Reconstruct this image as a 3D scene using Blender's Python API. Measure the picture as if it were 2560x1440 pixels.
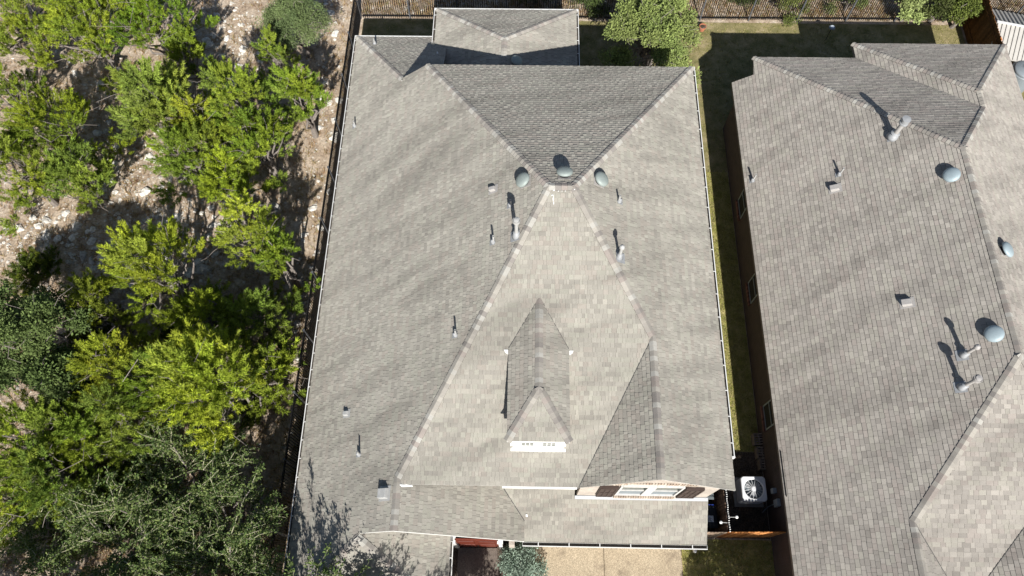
import bpy, math, random
import numpy as np
from mathutils import Vector, Matrix

random.seed(7)
RNG = np.random.default_rng(7)
for _o in list(bpy.data.objects):
    bpy.data.objects.remove(_o)
SC = bpy.context.scene
COL = SC.collection

# ------------------------------------------------------------------ camera
CAM_H = 27.8
CAM_F = 1845.97                      # focal length in pixels of the 2560 px wide photograph
_th, _ps, _ro = math.radians(23.8063), math.radians(1.8681), math.radians(-0.9111)
_R = Matrix.Rotation(_ps, 3, 'Z')
_rt = _R @ Vector((1, 0, 0))
_up = _R @ Vector((0, math.cos(_th), math.sin(_th)))
FW = _R @ Vector((0, math.sin(_th), -math.cos(_th)))
RT = _rt * math.cos(_ro) + _up * math.sin(_ro)
UP = _up * math.cos(_ro) - _rt * math.sin(_ro)
cam_data = bpy.data.cameras.new('camera')
cam_data.sensor_width = 36.0
cam_data.lens = 36.0 * CAM_F / 2560.0
cam_data.clip_end = 600
cam = bpy.data.objects.new('camera', cam_data)
COL.objects.link(cam)
_m = Matrix((RT, UP, -FW)).transposed().to_4x4()
_m.translation = Vector((0, 0, CAM_H))
cam.matrix_world = _m
SC.camera = cam

# ------------------------------------------------------------------ sky, sun, exposure
SUN_EL, SHADOW_AZ = math.radians(36.8), math.radians(97.6)
SUN_STRENGTH, SKY_STRENGTH, EXPOSURE = 5.0, 0.054, 0.68
world = bpy.data.worlds.new('World')
SC.world = world
world.use_nodes = True
wn = world.node_tree
wn.nodes.clear()
sky = wn.nodes.new('ShaderNodeTexSky')
sky.sky_type = 'NISHITA'
sky.sun_disc = False
sky.sun_elevation = SUN_EL
sky.sun_rotation = math.radians(172)
bg = wn.nodes.new('ShaderNodeBackground')
bg.inputs['Strength'].default_value = SKY_STRENGTH
wo = wn.nodes.new('ShaderNodeOutputWorld')
wn.links.new(sky.outputs[0], bg.inputs[0])
wn.links.new(bg.outputs[0], wo.inputs[0])
sun_data = bpy.data.lights.new('sun', 'SUN')
sun_data.energy = SUN_STRENGTH
sun_data.angle = math.radians(0.53)
sun_data.color = (1.0, 0.965, 0.91)
sun = bpy.data.objects.new('sun', sun_data)
COL.objects.link(sun)
SUN_DIR = Vector((math.cos(SHADOW_AZ) * math.cos(SUN_EL), math.sin(SHADOW_AZ) * math.cos(SUN_EL), -math.sin(SUN_EL)))
sun.rotation_euler = SUN_DIR.to_track_quat('-Z', 'Y').to_euler()
sun.location = (10, -30, 40)
SC.view_settings.view_transform = 'Standard'
SC.view_settings.look = 'None'
SC.view_settings.gamma = 1.0
SC.view_settings.use_curve_mapping = False
SC.view_settings.exposure = EXPOSURE

# ------------------------------------------------------------------ pixel -> place
def ray(u, v):
    return RT * ((u - 1280) / CAM_F) + UP * ((720 - v) / CAM_F) + FW
def at(u, v, z=0.0):
    d = ray(u, v); t = (z - CAM_H) / d.z
    return Vector((d.x * t, d.y * t, z))
def on(u, v, pl):
    d = ray(u, v); a, b, c = pl
    t = (a * 0 + b * 0 + c - CAM_H) / (d.z - a * d.x - b * d.y)
    return Vector((d.x * t, d.y * t, CAM_H + d.z * t))
def px(p):
    q = Vector(p) - Vector((0, 0, CAM_H)); d = q.dot(FW)
    return 1280 + CAM_F * q.dot(RT) / d, 720 - CAM_F * q.dot(UP) / d
def depth(p):
    return (Vector(p) - Vector((0, 0, CAM_H))).dot(FW)

# ------------------------------------------------------------------ materials
def nd(nt, t, **kw):
    n = nt.nodes.new(t)
    for k, v in kw.items():
        setattr(n, k, v)
    return n
def new_mat(name):
    m = bpy.data.materials.new(name); m.use_nodes = True
    nt = m.node_tree
    b = nt.nodes['Principled BSDF']
    return m, nt, b
def noise(nt, scale, detail=4, rough=.6, loc=None, scl=None, rot=None):
    g = nd(nt, 'ShaderNodeNewGeometry')
    n = nd(nt, 'ShaderNodeTexNoise')
    n.inputs['Scale'].default_value = scale
    n.inputs['Detail'].default_value = detail
    n.inputs['Roughness'].default_value = rough
    if scl or rot or loc:
        mp = nd(nt, 'ShaderNodeMapping')
        if scl: mp.vector_type = 'TEXTURE'; mp.inputs['Scale'].default_value = scl
        if rot: mp.inputs['Rotation'].default_value = rot
        if loc: mp.inputs['Location'].default_value = loc
        nt.links.new(g.outputs['Position'], mp.inputs['Vector'])
        nt.links.new(mp.outputs[0], n.inputs['Vector'])
    else:
        nt.links.new(g.outputs['Position'], n.inputs['Vector'])
    return n
def ramp(nt, src, stops):
    r = nd(nt, 'ShaderNodeValToRGB')
    e = r.color_ramp.elements
    e[0].position, e[0].color = stops[0][0], (*stops[0][1], 1)
    e[1].position, e[1].color = stops[-1][0], (*stops[-1][1], 1)
    for p, c in stops[1:-1]:
        k = e.new(p); k.color = (*c, 1)
    nt.links.new(src, r.inputs[0])
    return r
def mix(nt, a, b, fac=1.0, mode='MULTIPLY'):
    m = nd(nt, 'ShaderNodeMix', data_type='RGBA', blend_type=mode)
    for s, v in ((m.inputs[0], fac), (m.inputs[6], a), (m.inputs[7], b)):
        if isinstance(v, (int, float)): s.default_value = v
        elif isinstance(v, tuple): s.default_value = (*v, 1)
        else: nt.links.new(v, s)
    return m.outputs[2]
def bump(nt, b, src, strength=.3, dist=.02):
    n = nd(nt, 'ShaderNodeBump')
    n.inputs['Strength'].default_value = strength
    n.inputs['Distance'].default_value = dist
    nt.links.new(src, n.inputs['Height']); nt.links.new(n.outputs[0], b.inputs['Normal'])
g3 = lambda v: (v, v, v)
def simple(name, base, rough=.7, metal=0., nscale=8., var=.18, bstr=0., spec=.3):
    m, nt, b = new_mat(name)
    n = noise(nt, nscale)
    r = ramp(nt, n.outputs[0], [(.25, g3(1 - var)), (.75, g3(1 + var * .6))])
    nt.links.new(mix(nt, base, r.outputs[0]), b.inputs['Base Color'])
    b.inputs['Roughness'].default_value = rough
    b.inputs['Metallic'].default_value = metal
    b.inputs['Specular IOR Level'].default_value = spec
    if bstr: bump(nt, b, n.outputs[0], bstr)
    return m
def attr_mat(name, rough=.9, fine=(40, .18), streak=None, trans=0., spec=.15, tint=None):
    """base colour from the per-piece colour attribute, with grain and weather streaks"""
    m, nt, b = new_mat(name)
    a = nd(nt, 'ShaderNodeAttribute', attribute_name='Col')
    c = a.outputs['Color']
    n = noise(nt, fine[0], 3)
    r = ramp(nt, n.outputs[0], [(.3, g3(1 - fine[1])), (.7, g3(1 + fine[1]))])
    c = mix(nt, c, r.outputs[0])
    if streak:
        for sc, rt_, scale, lo, seed in streak:
            n2 = noise(nt, scale, 5, .55, scl=sc, rot=rt_, loc=(seed, seed * .7, 0))
            r2 = ramp(nt, n2.outputs[0], [(.36, g3(lo)), (.56, g3(1.0))])
            c = mix(nt, c, r2.outputs[0])
    if tint: c = mix(nt, c, tint)
    nt.links.new(c, b.inputs['Base Color'])
    b.inputs['Roughness'].default_value = rough
    b.inputs['Diffuse Roughness'].default_value = .35
    b.inputs['Specular IOR Level'].default_value = spec
    if trans:
        t = nd(nt, 'ShaderNodeBsdfTranslucent')
        nt.links.new(c, t.inputs['Color'])
        ms = nd(nt, 'ShaderNodeMixShader'); ms.inputs[0].default_value = trans
        out = nt.nodes['Material Output']
        nt.links.new(b.outputs[0], ms.inputs[1]); nt.links.new(t.outputs[0], ms.inputs[2])
        nt.links.new(ms.outputs[0], out.inputs[0])
    return m
M = {}
ST = [((3.2, .62, 40), (0, 0, math.radians(19)), .8, .77, 3.1), ((1, 1, 1), (0, 0, 0), .3, .94, 9.0)]
M['shingle'] = attr_mat('shingle_grey', .93, (55, .13), ST, tint=(.99, .985, .97))
M['shingle_nb'] = attr_mat('shingle_taupe', .93, (55, .13), [((3.2, .62, 40), (0, 0, math.radians(24)), .8, .80, 21.0), ((1, 1, 1), (0, 0, 0), .3, .95, 4.0)], tint=(.95, .945, .93))
M['felt'] = simple('roof_felt', (.06, .06, .06), .95)
M['white'] = simple('white_paint', (.66, .66, .64), .45, nscale=3, var=.07)
M['flash'] = simple('flashing_metal', (.30, .31, .32), .55, .1, nscale=14, var=.15)
M['pvc'] = simple('pvc_white', (.38, .38, .37), .5, nscale=10, var=.15)
M['dome'] = simple('vent_sage_grey', (.27, .31, .295), .6, .15, nscale=9, var=.12)
M['dome_nb'] = simple('vent_blue_grey', (.31, .38, .41), .55, .15, nscale=9, var=.10)
M['boxvent'] = simple('box_vent_paint', (.36, .345, .33), .6, nscale=10, var=.12)
M['black'] = simple('black_iron', (.012, .012, .013), .5, .3, nscale=20, var=.2)
M['post'] = simple('iron_post_grey', (.10, .105, .115), .45, .2, nscale=15, var=.2)
M['debris'] = simple('gutter_debris', (.07, .06, .05), .95, nscale=18, var=.5)
M['dark'] = simple('dark_void', (.012, .012, .013), .8)
M['soffit'] = simple('soffit_paint', (.55, .54, .52), .6)
M['cedar'] = simple('cedar_wood', (.42, .17, .055), .75, nscale=6, var=.35)
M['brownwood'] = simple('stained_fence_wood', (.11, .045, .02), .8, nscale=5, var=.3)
M['grey_wood'] = simple('weathered_wood', (.23, .19, .155), .9, nscale=9, var=.35)
M['door'] = simple('red_brown_door', (.13, .028, .016), .4, nscale=4, var=.15)
M['shutter'] = simple('shutter_brown', (.055, .038, .032), .6, nscale=8, var=.2)
M['terracotta'] = simple('terracotta', (.42, .16, .09), .8, nscale=12, var=.2)
M['soil'] = simple('pot_soil', (.06, .045, .03), .95)
M['bin_black'] = simple('bin_black_plastic', (.012, .014, .018), .5, nscale=12, var=.2)
M['bin_grey'] = simple('bin_grey_plastic', (.13, .15, .155), .5, nscale=12, var=.15)
M['bin_blue'] = simple('bin_blue_plastic', (.01, .04, .32), .45, nscale=12, var=.1)
M['label'] = simple('bin_sticker', (.55, .60, .66), .5, nscale=30, var=.3)
M['ac'] = simple('ac_white_enamel', (.70, .71, .72), .4, nscale=6, var=.08)
M['ac_dark'] = simple('ac_inner_dark', (.03, .032, .035), .6)
M['ac_blade'] = simple('fan_blade_metal', (.45, .46, .47), .45, .3, nscale=8, var=.15)
M['concrete'] = simple('concrete_pad', (.30, .29, .27), .9, nscale=10, var=.2)
M['tank'] = simple('tank_grey', (.20, .23, .25), .5, nscale=3, var=.1)
M['metalroof'] = simple('white_metal_sheet', (.52, .50, .46), .35, .25, nscale=4, var=.1)
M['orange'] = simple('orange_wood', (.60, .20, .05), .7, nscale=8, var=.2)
M['globe'] = simple('white_globe', (.80, .80, .78), .3, nscale=4, var=.04)
M['box_metal'] = simple('meter_box_grey', (.30, .33, .35), .5, .2, nscale=6, var=.12)
M['bark'] = simple('juniper_bark', (.20, .175, .155), .95, nscale=14, var=.4)
M['twig'] = simple('pale_twig', (.36, .35, .23), .9, nscale=14, var=.3)
M['leaf'] = attr_mat('foliage', .75, (9, .25), None, trans=.25, spec=.15)
M['stone'] = attr_mat('limestone', .95, (14, .28), [((1, 1, 1), (0, 0, 0), 5, .72, 2.0)])
M['wood_attr'] = attr_mat('fence_boards', .85, (10, .30), [((1, 1, .15), (0, 0, 0), 14, .7, 2.0)])
def glass_mat():
    m, nt, b = new_mat('window_glass')
    b.inputs['Base Color'].default_value = (.03, .045, .03, 1)
    b.inputs['Roughness'].default_value = .06
    b.inputs['Specular IOR Level'].default_value = .8
    return m
M['glass'] = glass_mat()
def brick_mat(name, c1, c2, mortar):
    m, nt, b = new_mat(name)
    g = nd(nt, 'ShaderNodeNewGeometry')
    sx = nd(nt, 'ShaderNodeSeparateXYZ'); nt.links.new(g.outputs['Position'], sx.inputs[0])
    ad = nd(nt, 'ShaderNodeMath', operation='ADD'); nt.links.new(sx.outputs[0], ad.inputs[0]); nt.links.new(sx.outputs[1], ad.inputs[1])
    cx = nd(nt, 'ShaderNodeCombineXYZ'); nt.links.new(ad.outputs[0], cx.inputs[0]); nt.links.new(sx.outputs[2], cx.inputs[1])
    t = nd(nt, 'ShaderNodeTexBrick')
    t.inputs['Scale'].default_value = 1.0
    t.inputs['Brick Width'].default_value = .21; t.inputs['Row Height'].default_value = .076
    t.inputs['Mortar Size'].default_value = .006
    t.inputs['Color1'].default_value = (*c1, 1); t.inputs['Color2'].default_value = (*c2, 1); t.inputs['Mortar'].default_value = (*mortar, 1)
    nt.links.new(cx.outputs[0], t.inputs['Vector'])
    n = noise(nt, 3.0)
    r = ramp(nt, n.outputs[0], [(.3, g3(.75)), (.7, g3(1.1))])
    nt.links.new(mix(nt, t.outputs[0], r.outputs[0]), b.inputs['Base Color'])
    b.inputs['Roughness'].default_value = .92
    bump(nt, b, t.outputs['Fac'], -.5, .01)
    return m
M['brick_buff'] = brick_mat('buff_brick', (.42, .37, .315), (.38, .325, .275), (.44, .41, .37))
M['brick_brown'] = brick_mat('brown_brick', (.075, .047, .039), (.06, .038, .033), (.09, .078, .07))
M['brick_piece'] = attr_mat('brick_piece', .92, (14, .25))
def ground_mat(name, stops, scale, fine=18., speck=None, bstr=.5, patch=None):
    m, nt, b = new_mat(name)
    n = noise(nt, scale, 6, .65)
    c = ramp(nt, n.outputs[0], stops).outputs[0]
    n2 = noise(nt, fine, 5, .7)
    r2 = ramp(nt, n2.outputs[0], [(.3, g3(.62)), (.7, g3(1.28))])
    c = mix(nt, c, r2.outputs[0])
    if patch:
        n3 = noise(nt, patch[0], 4, .6, loc=(5, 2, 0))
        f = ramp(nt, n3.outputs[0], [(patch[1], g3(0)), (patch[1] + .12, g3(1))])
        c = mix(nt, c, patch[2], f.outputs[0], 'MIX')
    if speck:
        v = nd(nt, 'ShaderNodeTexVoronoi'); v.inputs['Scale'].default_value = speck[0]
        g = nd(nt, 'ShaderNodeNewGeometry'); nt.links.new(g.outputs['Position'], v.inputs['Vector'])
        r3 = ramp(nt, v.outputs['Color'], [(.2, g3(speck[1])), (.8, g3(speck[2]))])
        c = mix(nt, c, r3.outputs[0])
    nt.links.new(c, b.inputs['Base Color'])
    b.inputs['Roughness'].default_value = .97
    b.inputs['Specular IOR Level'].default_value = .1
    bump(nt, b, n2.outputs[0], bstr, .04)
    return m
M['dirt'] = ground_mat('dry_rocky_ground', [(.25, (.17, .125, .09)), (.42, (.33, .255, .185)), (.58, (.45, .37, .285)), (.75, (.56, .50, .42))], 1.3, 9., (16, .86, 1.14), .7)
M['lawn'] = ground_mat('dry_lawn', [(.3, (.13, .13, .05)), (.5, (.24, .21, .10)), (.7, (.37, .305, .18))], 1.6, 30., None, .8)
M['lawn_green'] = ground_mat('green_lawn', [(.3, (.17, .175, .045)), (.5, (.31, .29, .095)), (.7, (.45, .38, .18))], 2.6, 30., None, .9)
M['aggregate'] = ground_mat('exposed_aggregate', [(.3, (.40, .33, .235)), (.7, (.47, .395, .285))], .9, 45., (55, .72, 1.22), .5, (1.1, .56, (.27, .22, .16)))
M['walk'] = ground_mat('stained_walk', [(.3, (.13, .105, .09)), (.7, (.19, .16, .135))], 1.2, 40., (40, .8, 1.2), .3)
M['bed'] = ground_mat('mulch_bed', [(.3, (.06, .048, .038)), (.7, (.14, .11, .085))], 3., 25., (30, .6, 1.4), .9)

# ------------------------------------------------------------------ object helpers
def link(o, parent=None):
    COL.objects.link(o)
    if parent is not None: o.parent = parent
    return o
def tag(o, label=None, cat=None, group=None, kind=None):
    if label: o['label'] = label
    if cat: o['category'] = cat
    if group: o['group'] = group
    if kind: o['kind'] = kind
    return o
def empty(name, loc, label, cat, group=None):
    o = bpy.data.objects.new(name, None); o.empty_display_size = .3
    link(o); o.location = loc
    return tag(o, label, cat, group)
def place(o, parent):
    """parent a world-space mesh object to a thing whose own transform is only a translation"""
    link(o, parent)
    if parent is not None:
        t = Vector(parent.location); q = parent.parent
        while q is not None: t += Vector(q.location); q = q.parent
        o.location = -t
    return o
class MB:
    def __init__(s): s.v = []; s.f = []; s.c = []; s.mi = []
    def add(s, vs, fs, col=(1, 1, 1), mi=0):
        k = len(s.v); s.v += [tuple(v) for v in vs]; s.f += [tuple(i + k for i in f) for f in fs]
        s.c += [col] * len(vs); s.mi += [mi] * len(fs); return s
    def box(s, lo, hi, col=(1, 1, 1), rz=0., mi=0):
        x0, y0, z0 = lo; x1, y1, z1 = hi
        vs = [(x0, y0, z0), (x1, y0, z0), (x1, y1, z0), (x0, y1, z0), (x0, y0, z1), (x1, y0, z1), (x1, y1, z1), (x0, y1, z1)]
        if rz:
            cx, cy = (x0 + x1) / 2, (y0 + y1) / 2; c, sn = math.cos(rz), math.sin(rz)
            vs = [(cx + (x - cx) * c - (y - cy) * sn, cy + (x - cx) * sn + (y - cy) * c, z) for x, y, z in vs]
        return s.add(vs, [(0, 3, 2, 1), (4, 5, 6, 7), (0, 1, 5, 4), (1, 2, 6, 5), (2, 3, 7, 6), (3, 0, 4, 7)], col, mi)
    def obox(s, o, ax, ay, az, col=(1, 1, 1), mi=0):
        """box from a corner and three edge vectors"""
        o, ax, ay, az = map(Vector, (o, ax, ay, az))
        vs = [o, o + ax, o + ax + ay, o + ay]; vs += [v + az for v in vs]
        return s.add(vs, [(0, 3, 2, 1), (4, 5, 6, 7), (0, 1, 5, 4), (1, 2, 6, 5), (2, 3, 7, 6), (3, 0, 4, 7)], col, mi)
    def tube(s, pts, rad, n=8, col=(1, 1, 1), cap=True, mi=0):
        pts = [Vector(p) for p in pts]; rings = []
        vs = []; fs = []
        for i, p in enumerate(pts):
            d = (pts[min(i + 1, len(pts) - 1)] - pts[max(i - 1, 0)]).normalized()
            a = d.orthogonal().normalized() if i == 0 else (rings[-1] - d * rings[-1].dot(d)).normalized()
            rings.append(a); b = d.cross(a)
            r = rad[i] if isinstance(rad, (list, tuple)) else rad
            vs += [p + (a * math.cos(2 * math.pi * k / n) + b * math.sin(2 * math.pi * k / n)) * r for k in range(n)]
        for i in range(len(pts) - 1):
            for k in range(n):
                fs.append((i * n + k, i * n + (k + 1) % n, (i + 1) * n + (k + 1) % n, (i + 1) * n + k))
        if cap:
            fs.append(tuple(range(n))[::-1]); fs.append(tuple((len(pts) - 1) * n + k for k in range(n)))
        return s.add(vs, fs, col, mi)
    def lathe(s, prof, o=(0, 0, 0), axis=(0, 0, 1), n=20, col=(1, 1, 1), mi=0):
        """profile of (radius, height) turned about an axis"""
        ax = Vector(axis).normalized(); a = ax.orthogonal().normalized(); b = ax.cross(a); o = Vector(o)
        vs = []; fs = []
        for r, h in prof:
            vs += [o + ax * h + (a * math.cos(2 * math.pi * k / n) + b * math.sin(2 * math.pi * k / n)) * max(r, 1e-4) for k in range(n)]
        for i in range(len(prof) - 1):
            for k in range(n):
                fs.append((i * n + k, i * n + (k + 1) % n, (i + 1) * n + (k + 1) % n, (i + 1) * n + k))
        fs.append(tuple(range(n))[::-1]); fs.append(tuple((len(prof) - 1) * n + k for k in range(n)))
        return s.add(vs, fs, col, mi)
    def prism(s, poly, d, col=(1, 1, 1), mi=0):
        d = Vector(d); n = len(poly); vs = [Vector(p) for p in poly]; vs += [v + d for v in vs]
        fs = [tuple(range(n))[::-1], tuple(range(n, 2 * n))] + [(i, (i + 1) % n, n + (i + 1) % n, n + i) for i in range(n)]
        return s.add(vs, fs, col, mi)
    def mesh(s, name, mats, smooth=False, attr=False):
        me = bpy.data.meshes.new(name); me.from_pydata(s.v, [], s.f)
        for m in (mats if isinstance(mats, (list, tuple)) else [mats]): me.materials.append(m)
        if any(s.mi): me.polygons.foreach_set('material_index', s.mi)
        if attr:
            a = me.attributes.new('Col', 'FLOAT_COLOR', 'POINT')
            c = np.ones((len(s.v), 4), np.float32); c[:, :3] = s.c
            a.data.foreach_set('color', c.ravel())
        if smooth: me.polygons.foreach_set('use_smooth', [True] * len(me.polygons))
        me.update(); return me
    def build(s, name, mats, parent=None, smooth=False, attr=False, bevel=0.):
        o = bpy.data.objects.new(name, s.mesh(name, mats, smooth, attr))
        place(o, parent)
        if bevel:
            b = o.modifiers.new('bevel', 'BEVEL'); b.width = bevel; b.segments = 2; b.limit_method = 'ANGLE'
        return o
def np_mesh(name, V, k, mat, C=None):
    """fast mesh: V holds k consecutive vertices for every face"""
    V = np.ascontiguousarray(V, np.float32).reshape(-1, 3); n = len(V); nf = n // k
    me = bpy.data.meshes.new(name)
    me.vertices.add(n); me.vertices.foreach_set('co', V.ravel())
    me.loops.add(n); me.loops.foreach_set('vertex_index', np.arange(n, dtype=np.int32))
    me.polygons.add(nf); me.polygons.foreach_set('loop_start', np.arange(0, n, k, dtype=np.int32))
    me.materials.append(mat)
    if C is not None:
        a = me.attributes.new('Col', 'FLOAT_COLOR', 'POINT')
        c = np.ones((n, 4), np.float32); c[:, :3] = C; a.data.foreach_set('color', c.ravel())
    me.update(calc_edges=True); return me

# ------------------------------------------------------------------ ground
gm = MB(); gm.add([(-150, -120, 0), (150, -120, 0), (150, 160, 0), (-150, 160, 0)], [(0, 1, 2, 3)])
ground = gm.build('ground', M['dirt']); tag(ground, kind='structure')
def sheet(name, pts, z, mat, drop=.05):
    m = MB(); m.prism([(x, y, z) for x, y in pts][::-1], (0, 0, -drop)); o = m.build(name, M[mat]); tag(o, kind='structure'); return o
sheet('back_lawn', [(-7.95, 18.0), (21.1, 18.0), (21.1, 26.52), (-7.95, 26.6)], .012, 'lawn', .01)
sheet('side_lawn', [(6.3, 5.7), (9.0, 5.7), (9.0, 17.98), (6.3, 17.98)], .014, 'lawn_green', .012)
sheet('side_yard', [(6.1, 2.6), (9.0, 2.6), (9.0, 5.68), (6.1, 5.68)], .010, 'bed', .008)
sheet('front_lawn', [(5.8, -12), (9.3, -12), (9.3, 2.55), (5.8, 2.55)], .014, 'lawn_green', .012)
sheet('planting_bed', [(-2.3, -8), (.58, -8), (.58, 2.35), (-2.3, 2.35)], .008, 'bed', .006)
sheet('next_yard', [(21.35, 14), (40, 14), (40, 26.6), (21.35, 26.6)], .010, 'lawn', .008)
wk = [(-2.13, 2.12), (-2.13, -8), (.2, -8)] + [(-.74 + .62 * ((2.12 - y) / 2.6) ** 2 * 1.2, y) for y in (-.5, 0, .4, .8, 1.2, 1.6, 2.12)]
sheet('front_walk', wk, .05, 'walk', .045)
dw = bpy.data.objects.new('driveway', None); link(dw); tag(dw, kind='structure')
for x0, x1 in ((.62, 3.03), (3.045, 5.76)):
    m = MB(); m.box((x0, -14, .004), (x1, 2.34, .06)); m.build('slab', M['aggregate'], dw, bevel=.008)

# ------------------------------------------------------------------ roof planes (z = a x + b y + c)
E0, E1Z = 2.7, 5.44
XL, mL, XR, mR = -7.37, .756, 6.374, .703
YB, mB, YW, mW, ZR, YR, mF = 19.139, .459, 23.0, .499, 8.856, 11.694, .41
L_ = (mL, 0, E0 - mL * XL)
R_ = (-mR, 0, E1Z + mR * XR)
B_ = (0, -mB, ZR + mB * YR)
F_ = (0, mF, ZR - mF * YR)
W_ = (0, -mW, E0 + mW * YW)
EG_ = (-.685, 0, 5.55 - .685 * 3.6)          # east side of the left front gable
G_ = (0, .5, 2.65 - .5 * 2.15)               # garage roof
GW_ = (.8, 0, 7.18 - .8 * 3.9)               # west side of the right gable
PZ, PX0, PX1, PY1, PRX, PRZ, PRY = 3.0, -3.9, 2.22, 24.32, -.84, 4.4, 21.4
PW_ = ((PRZ - PZ) / (PRX - PX0), 0, PZ - (PRZ - PZ) / (PRX - PX0) * PX0)
PE_ = (-(PRZ - PZ) / (PX1 - PRX), 0, PZ + (PRZ - PZ) / (PX1 - PRX) * PX1)
PN_ = (0, -(PRZ - PZ) / (PY1 - PRY), PZ + (PRZ - PZ) / (PY1 - PRY) * PY1)
WRX = (XL - 2.2) / 2
LE_ = (-mL, 0, E0 - 2.2 * mL)                # low front wing, east side
WRZ = mL * WRX + L_[2]
LS_ = (0, 1.0, WRZ - 1.98)                   # low front wing, south hip
DZ, DRX, DX0, DX1, DY0, DRZ, DRY = 7.02, .53, -.36, 1.42, 4.45, 7.59, 5.85
DW_ = ((DRZ - DZ) / (DRX - DX0), 0, DZ - (DRZ - DZ) / (DRX - DX0) * DX0)
DE_ = (-(DRZ - DZ) / (DX1 - DRX), 0, DZ + (DRZ - DZ) / (DX1 - DRX) * DX1)
DF_ = (0, (DRZ - DZ) / (DRY - DY0), DZ - (DRZ - DZ) / (DRY - DY0) * DY0)
def pz(pl, x, y): return Vector((x, y, pl[0] * x + pl[1] * y + pl[2]))
def pn(pl): return Vector((-pl[0], -pl[1], 1)).normalized()
def yF(z): return (z - F_[2]) / mF
T1 = Vector(((ZR - L_[2]) / mL, YR, ZR)); T2 = Vector(((R_[2] - ZR) / mR, YR, ZR))
FT = Vector(((E1Z - L_[2]) / mL, YB, E1Z)); RC = Vector((XR, YB, E1Z))
KZ = E0 + mW * (YW - YB); KP = Vector(((KZ - L_[2]) / mL, YB, KZ))
H1 = Vector((-3.6, yF(5.55), 5.55)); H2 = Vector((3.9, yF(7.18), 7.18))
FE = 3.45; GR = 2.12; GX = .19
VB = Vector((3.9 - (7.18 - (F_[2] + mF * FE)) / .8, FE, F_[2] + mF * FE))
YT = 4.25
xv = (EG_[2] - (G_[2] + .5 * YT)) / .685
yv = (pz(EG_, GX, 0).z - G_[2]) / .5
LSY = 1.98 - (WRZ - E0)
main_faces = [
    (L_, [(XL, YW), KP, FT, T1, H1, (-3.6, GR), (WRX, GR), (WRX, 1.98), (XL, LSY)]),
    (B_, [FT, RC, T2, T1]),
    (R_, [RC, (XR, 3.43), (3.9, 3.43), H2, T2]),
    (F_, [T1, T2, H2, VB, (-3.6, FE), H1]),
    (GW_, [H2, VB, (1.70, 3.43), (3.9, 3.43)]),
    (EG_, [(-3.6, YT), (-3.6, GR), (GX, GR), (GX, yv), (xv, YT)]),
    (G_, [(xv, YT), (GX, yv), (.06, yv - .1), (.06, 2.15), (6.08, 2.15), (6.08, 3.5), (1.80, 3.5), (1.80, YT)]),
    (W_, [(XL, YW), (-3.35, YW), (-3.35, 19.0), (KP.x, 19.0), KP]),
    (PW_, [(PX0, PY1), (PRX, PRY), (PRX, 19.0), (PX0, 19.0)]),
    (PE_, [(PX1, PY1), (PRX, PRY), (PRX, 19.0), (PX1, 19.0)]),
    (PN_, [(PX0, PY1), (PX1, PY1), (PRX, PRY)]),
    (LE_, [(WRX, 2.3), (WRX, 1.98), (-2.2, LSY), (-2.2, 2.3)]),
    (LS_, [(WRX, 1.98), (XL, LSY), (-2.2, LSY)]),
    (DW_, [(DRX, yF(DRZ)), (DX0, yF(DZ)), (DX0, DY0), (DRX, DRY)]),
    (DE_, [(DRX, yF(DRZ)), (DX1, yF(DZ)), (DX1, DY0), (DRX, DRY)]),
    (DF_, [(DRX, DRY), (DX0, DY0), (DX1, DY0)]),
]
main_caps = [   # low end, high end, plane a, plane b
    (FT, T1, L_, B_), (RC, T2, R_, B_), (H1, T1, L_, F_), (H2, T2, R_, F_), (T1, T2, B_, F_),
    ((XL, YW, E0), KP, L_, W_), (pz(L_, -3.6, GR), H1, L_, EG_), (pz(R_, 3.9, 3.43), H2, GW_, R_),
    ((PX0, PY1, PZ), (PRX, PRY, PRZ), PW_, PN_), ((PX1, PY1, PZ), (PRX, PRY, PRZ), PE_, PN_), ((PRX, 19.2, PRZ), (PRX, PRY, PRZ), PW_, PE_),
    ((-2.2, LSY, E0), (WRX, 1.98, WRZ), LE_, LS_), ((XL, LSY, E0), (WRX, 1.98, WRZ), L_, LS_),
    ((DX0, DY0, DZ), (DRX, DRY, DRZ), DW_, DF_), ((DX1, DY0, DZ), (DRX, DRY, DRZ), DE_, DF_), ((DRX, DRY, DRZ), (DRX, yF(DRZ) - .05, DRZ), DW_, DE_),
]
# neighbour
nW_ = (.66, 0, 2.75 - .66 * 8.74)
NRX = 14.88; NRZ = nW_[0] * NRX + nW_[2]
nN_ = (0, -.51, 3.31 + .51 * 21.53)
NRY0 = (nN_[2] - NRZ) / .51
nS_ = (0, .443, NRZ - .443 * 7.33)
nE_ = (-.65, 0, NRZ + .65 * NRX)
NEX = (nE_[2] - 3.31) / .65
nB_ = (0, -.51, 3.31 + .51 * 22.32)
nBW_ = (.66, 0, 3.31 - .66 * 13.85)
BX = (nE_[2] - nBW_[2]) / 1.31; BZ = pz(nE_, BX, 0).z
BY0 = (nB_[2] - BZ) / .51; BY1 = (nN_[2] - BZ) / .51
NCX = (3.31 - nW_[2]) / .66
R2X = 11.79; R2Z = pz(nW_, R2X, 0).z; R2Y = (R2Z - nS_[2]) / .443
nE2_ = (-.66, 0, R2Z + .66 * R2X)
nG2_ = (.58, 0, 4.17 - .58 * 14.097)
def sx_g2(y): return (pz(nS_, 0, y).z - nG2_[2]) / .58
def sx_e2(y): return (nE2_[2] - pz(nS_, 0, y).z) / .66
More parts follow.
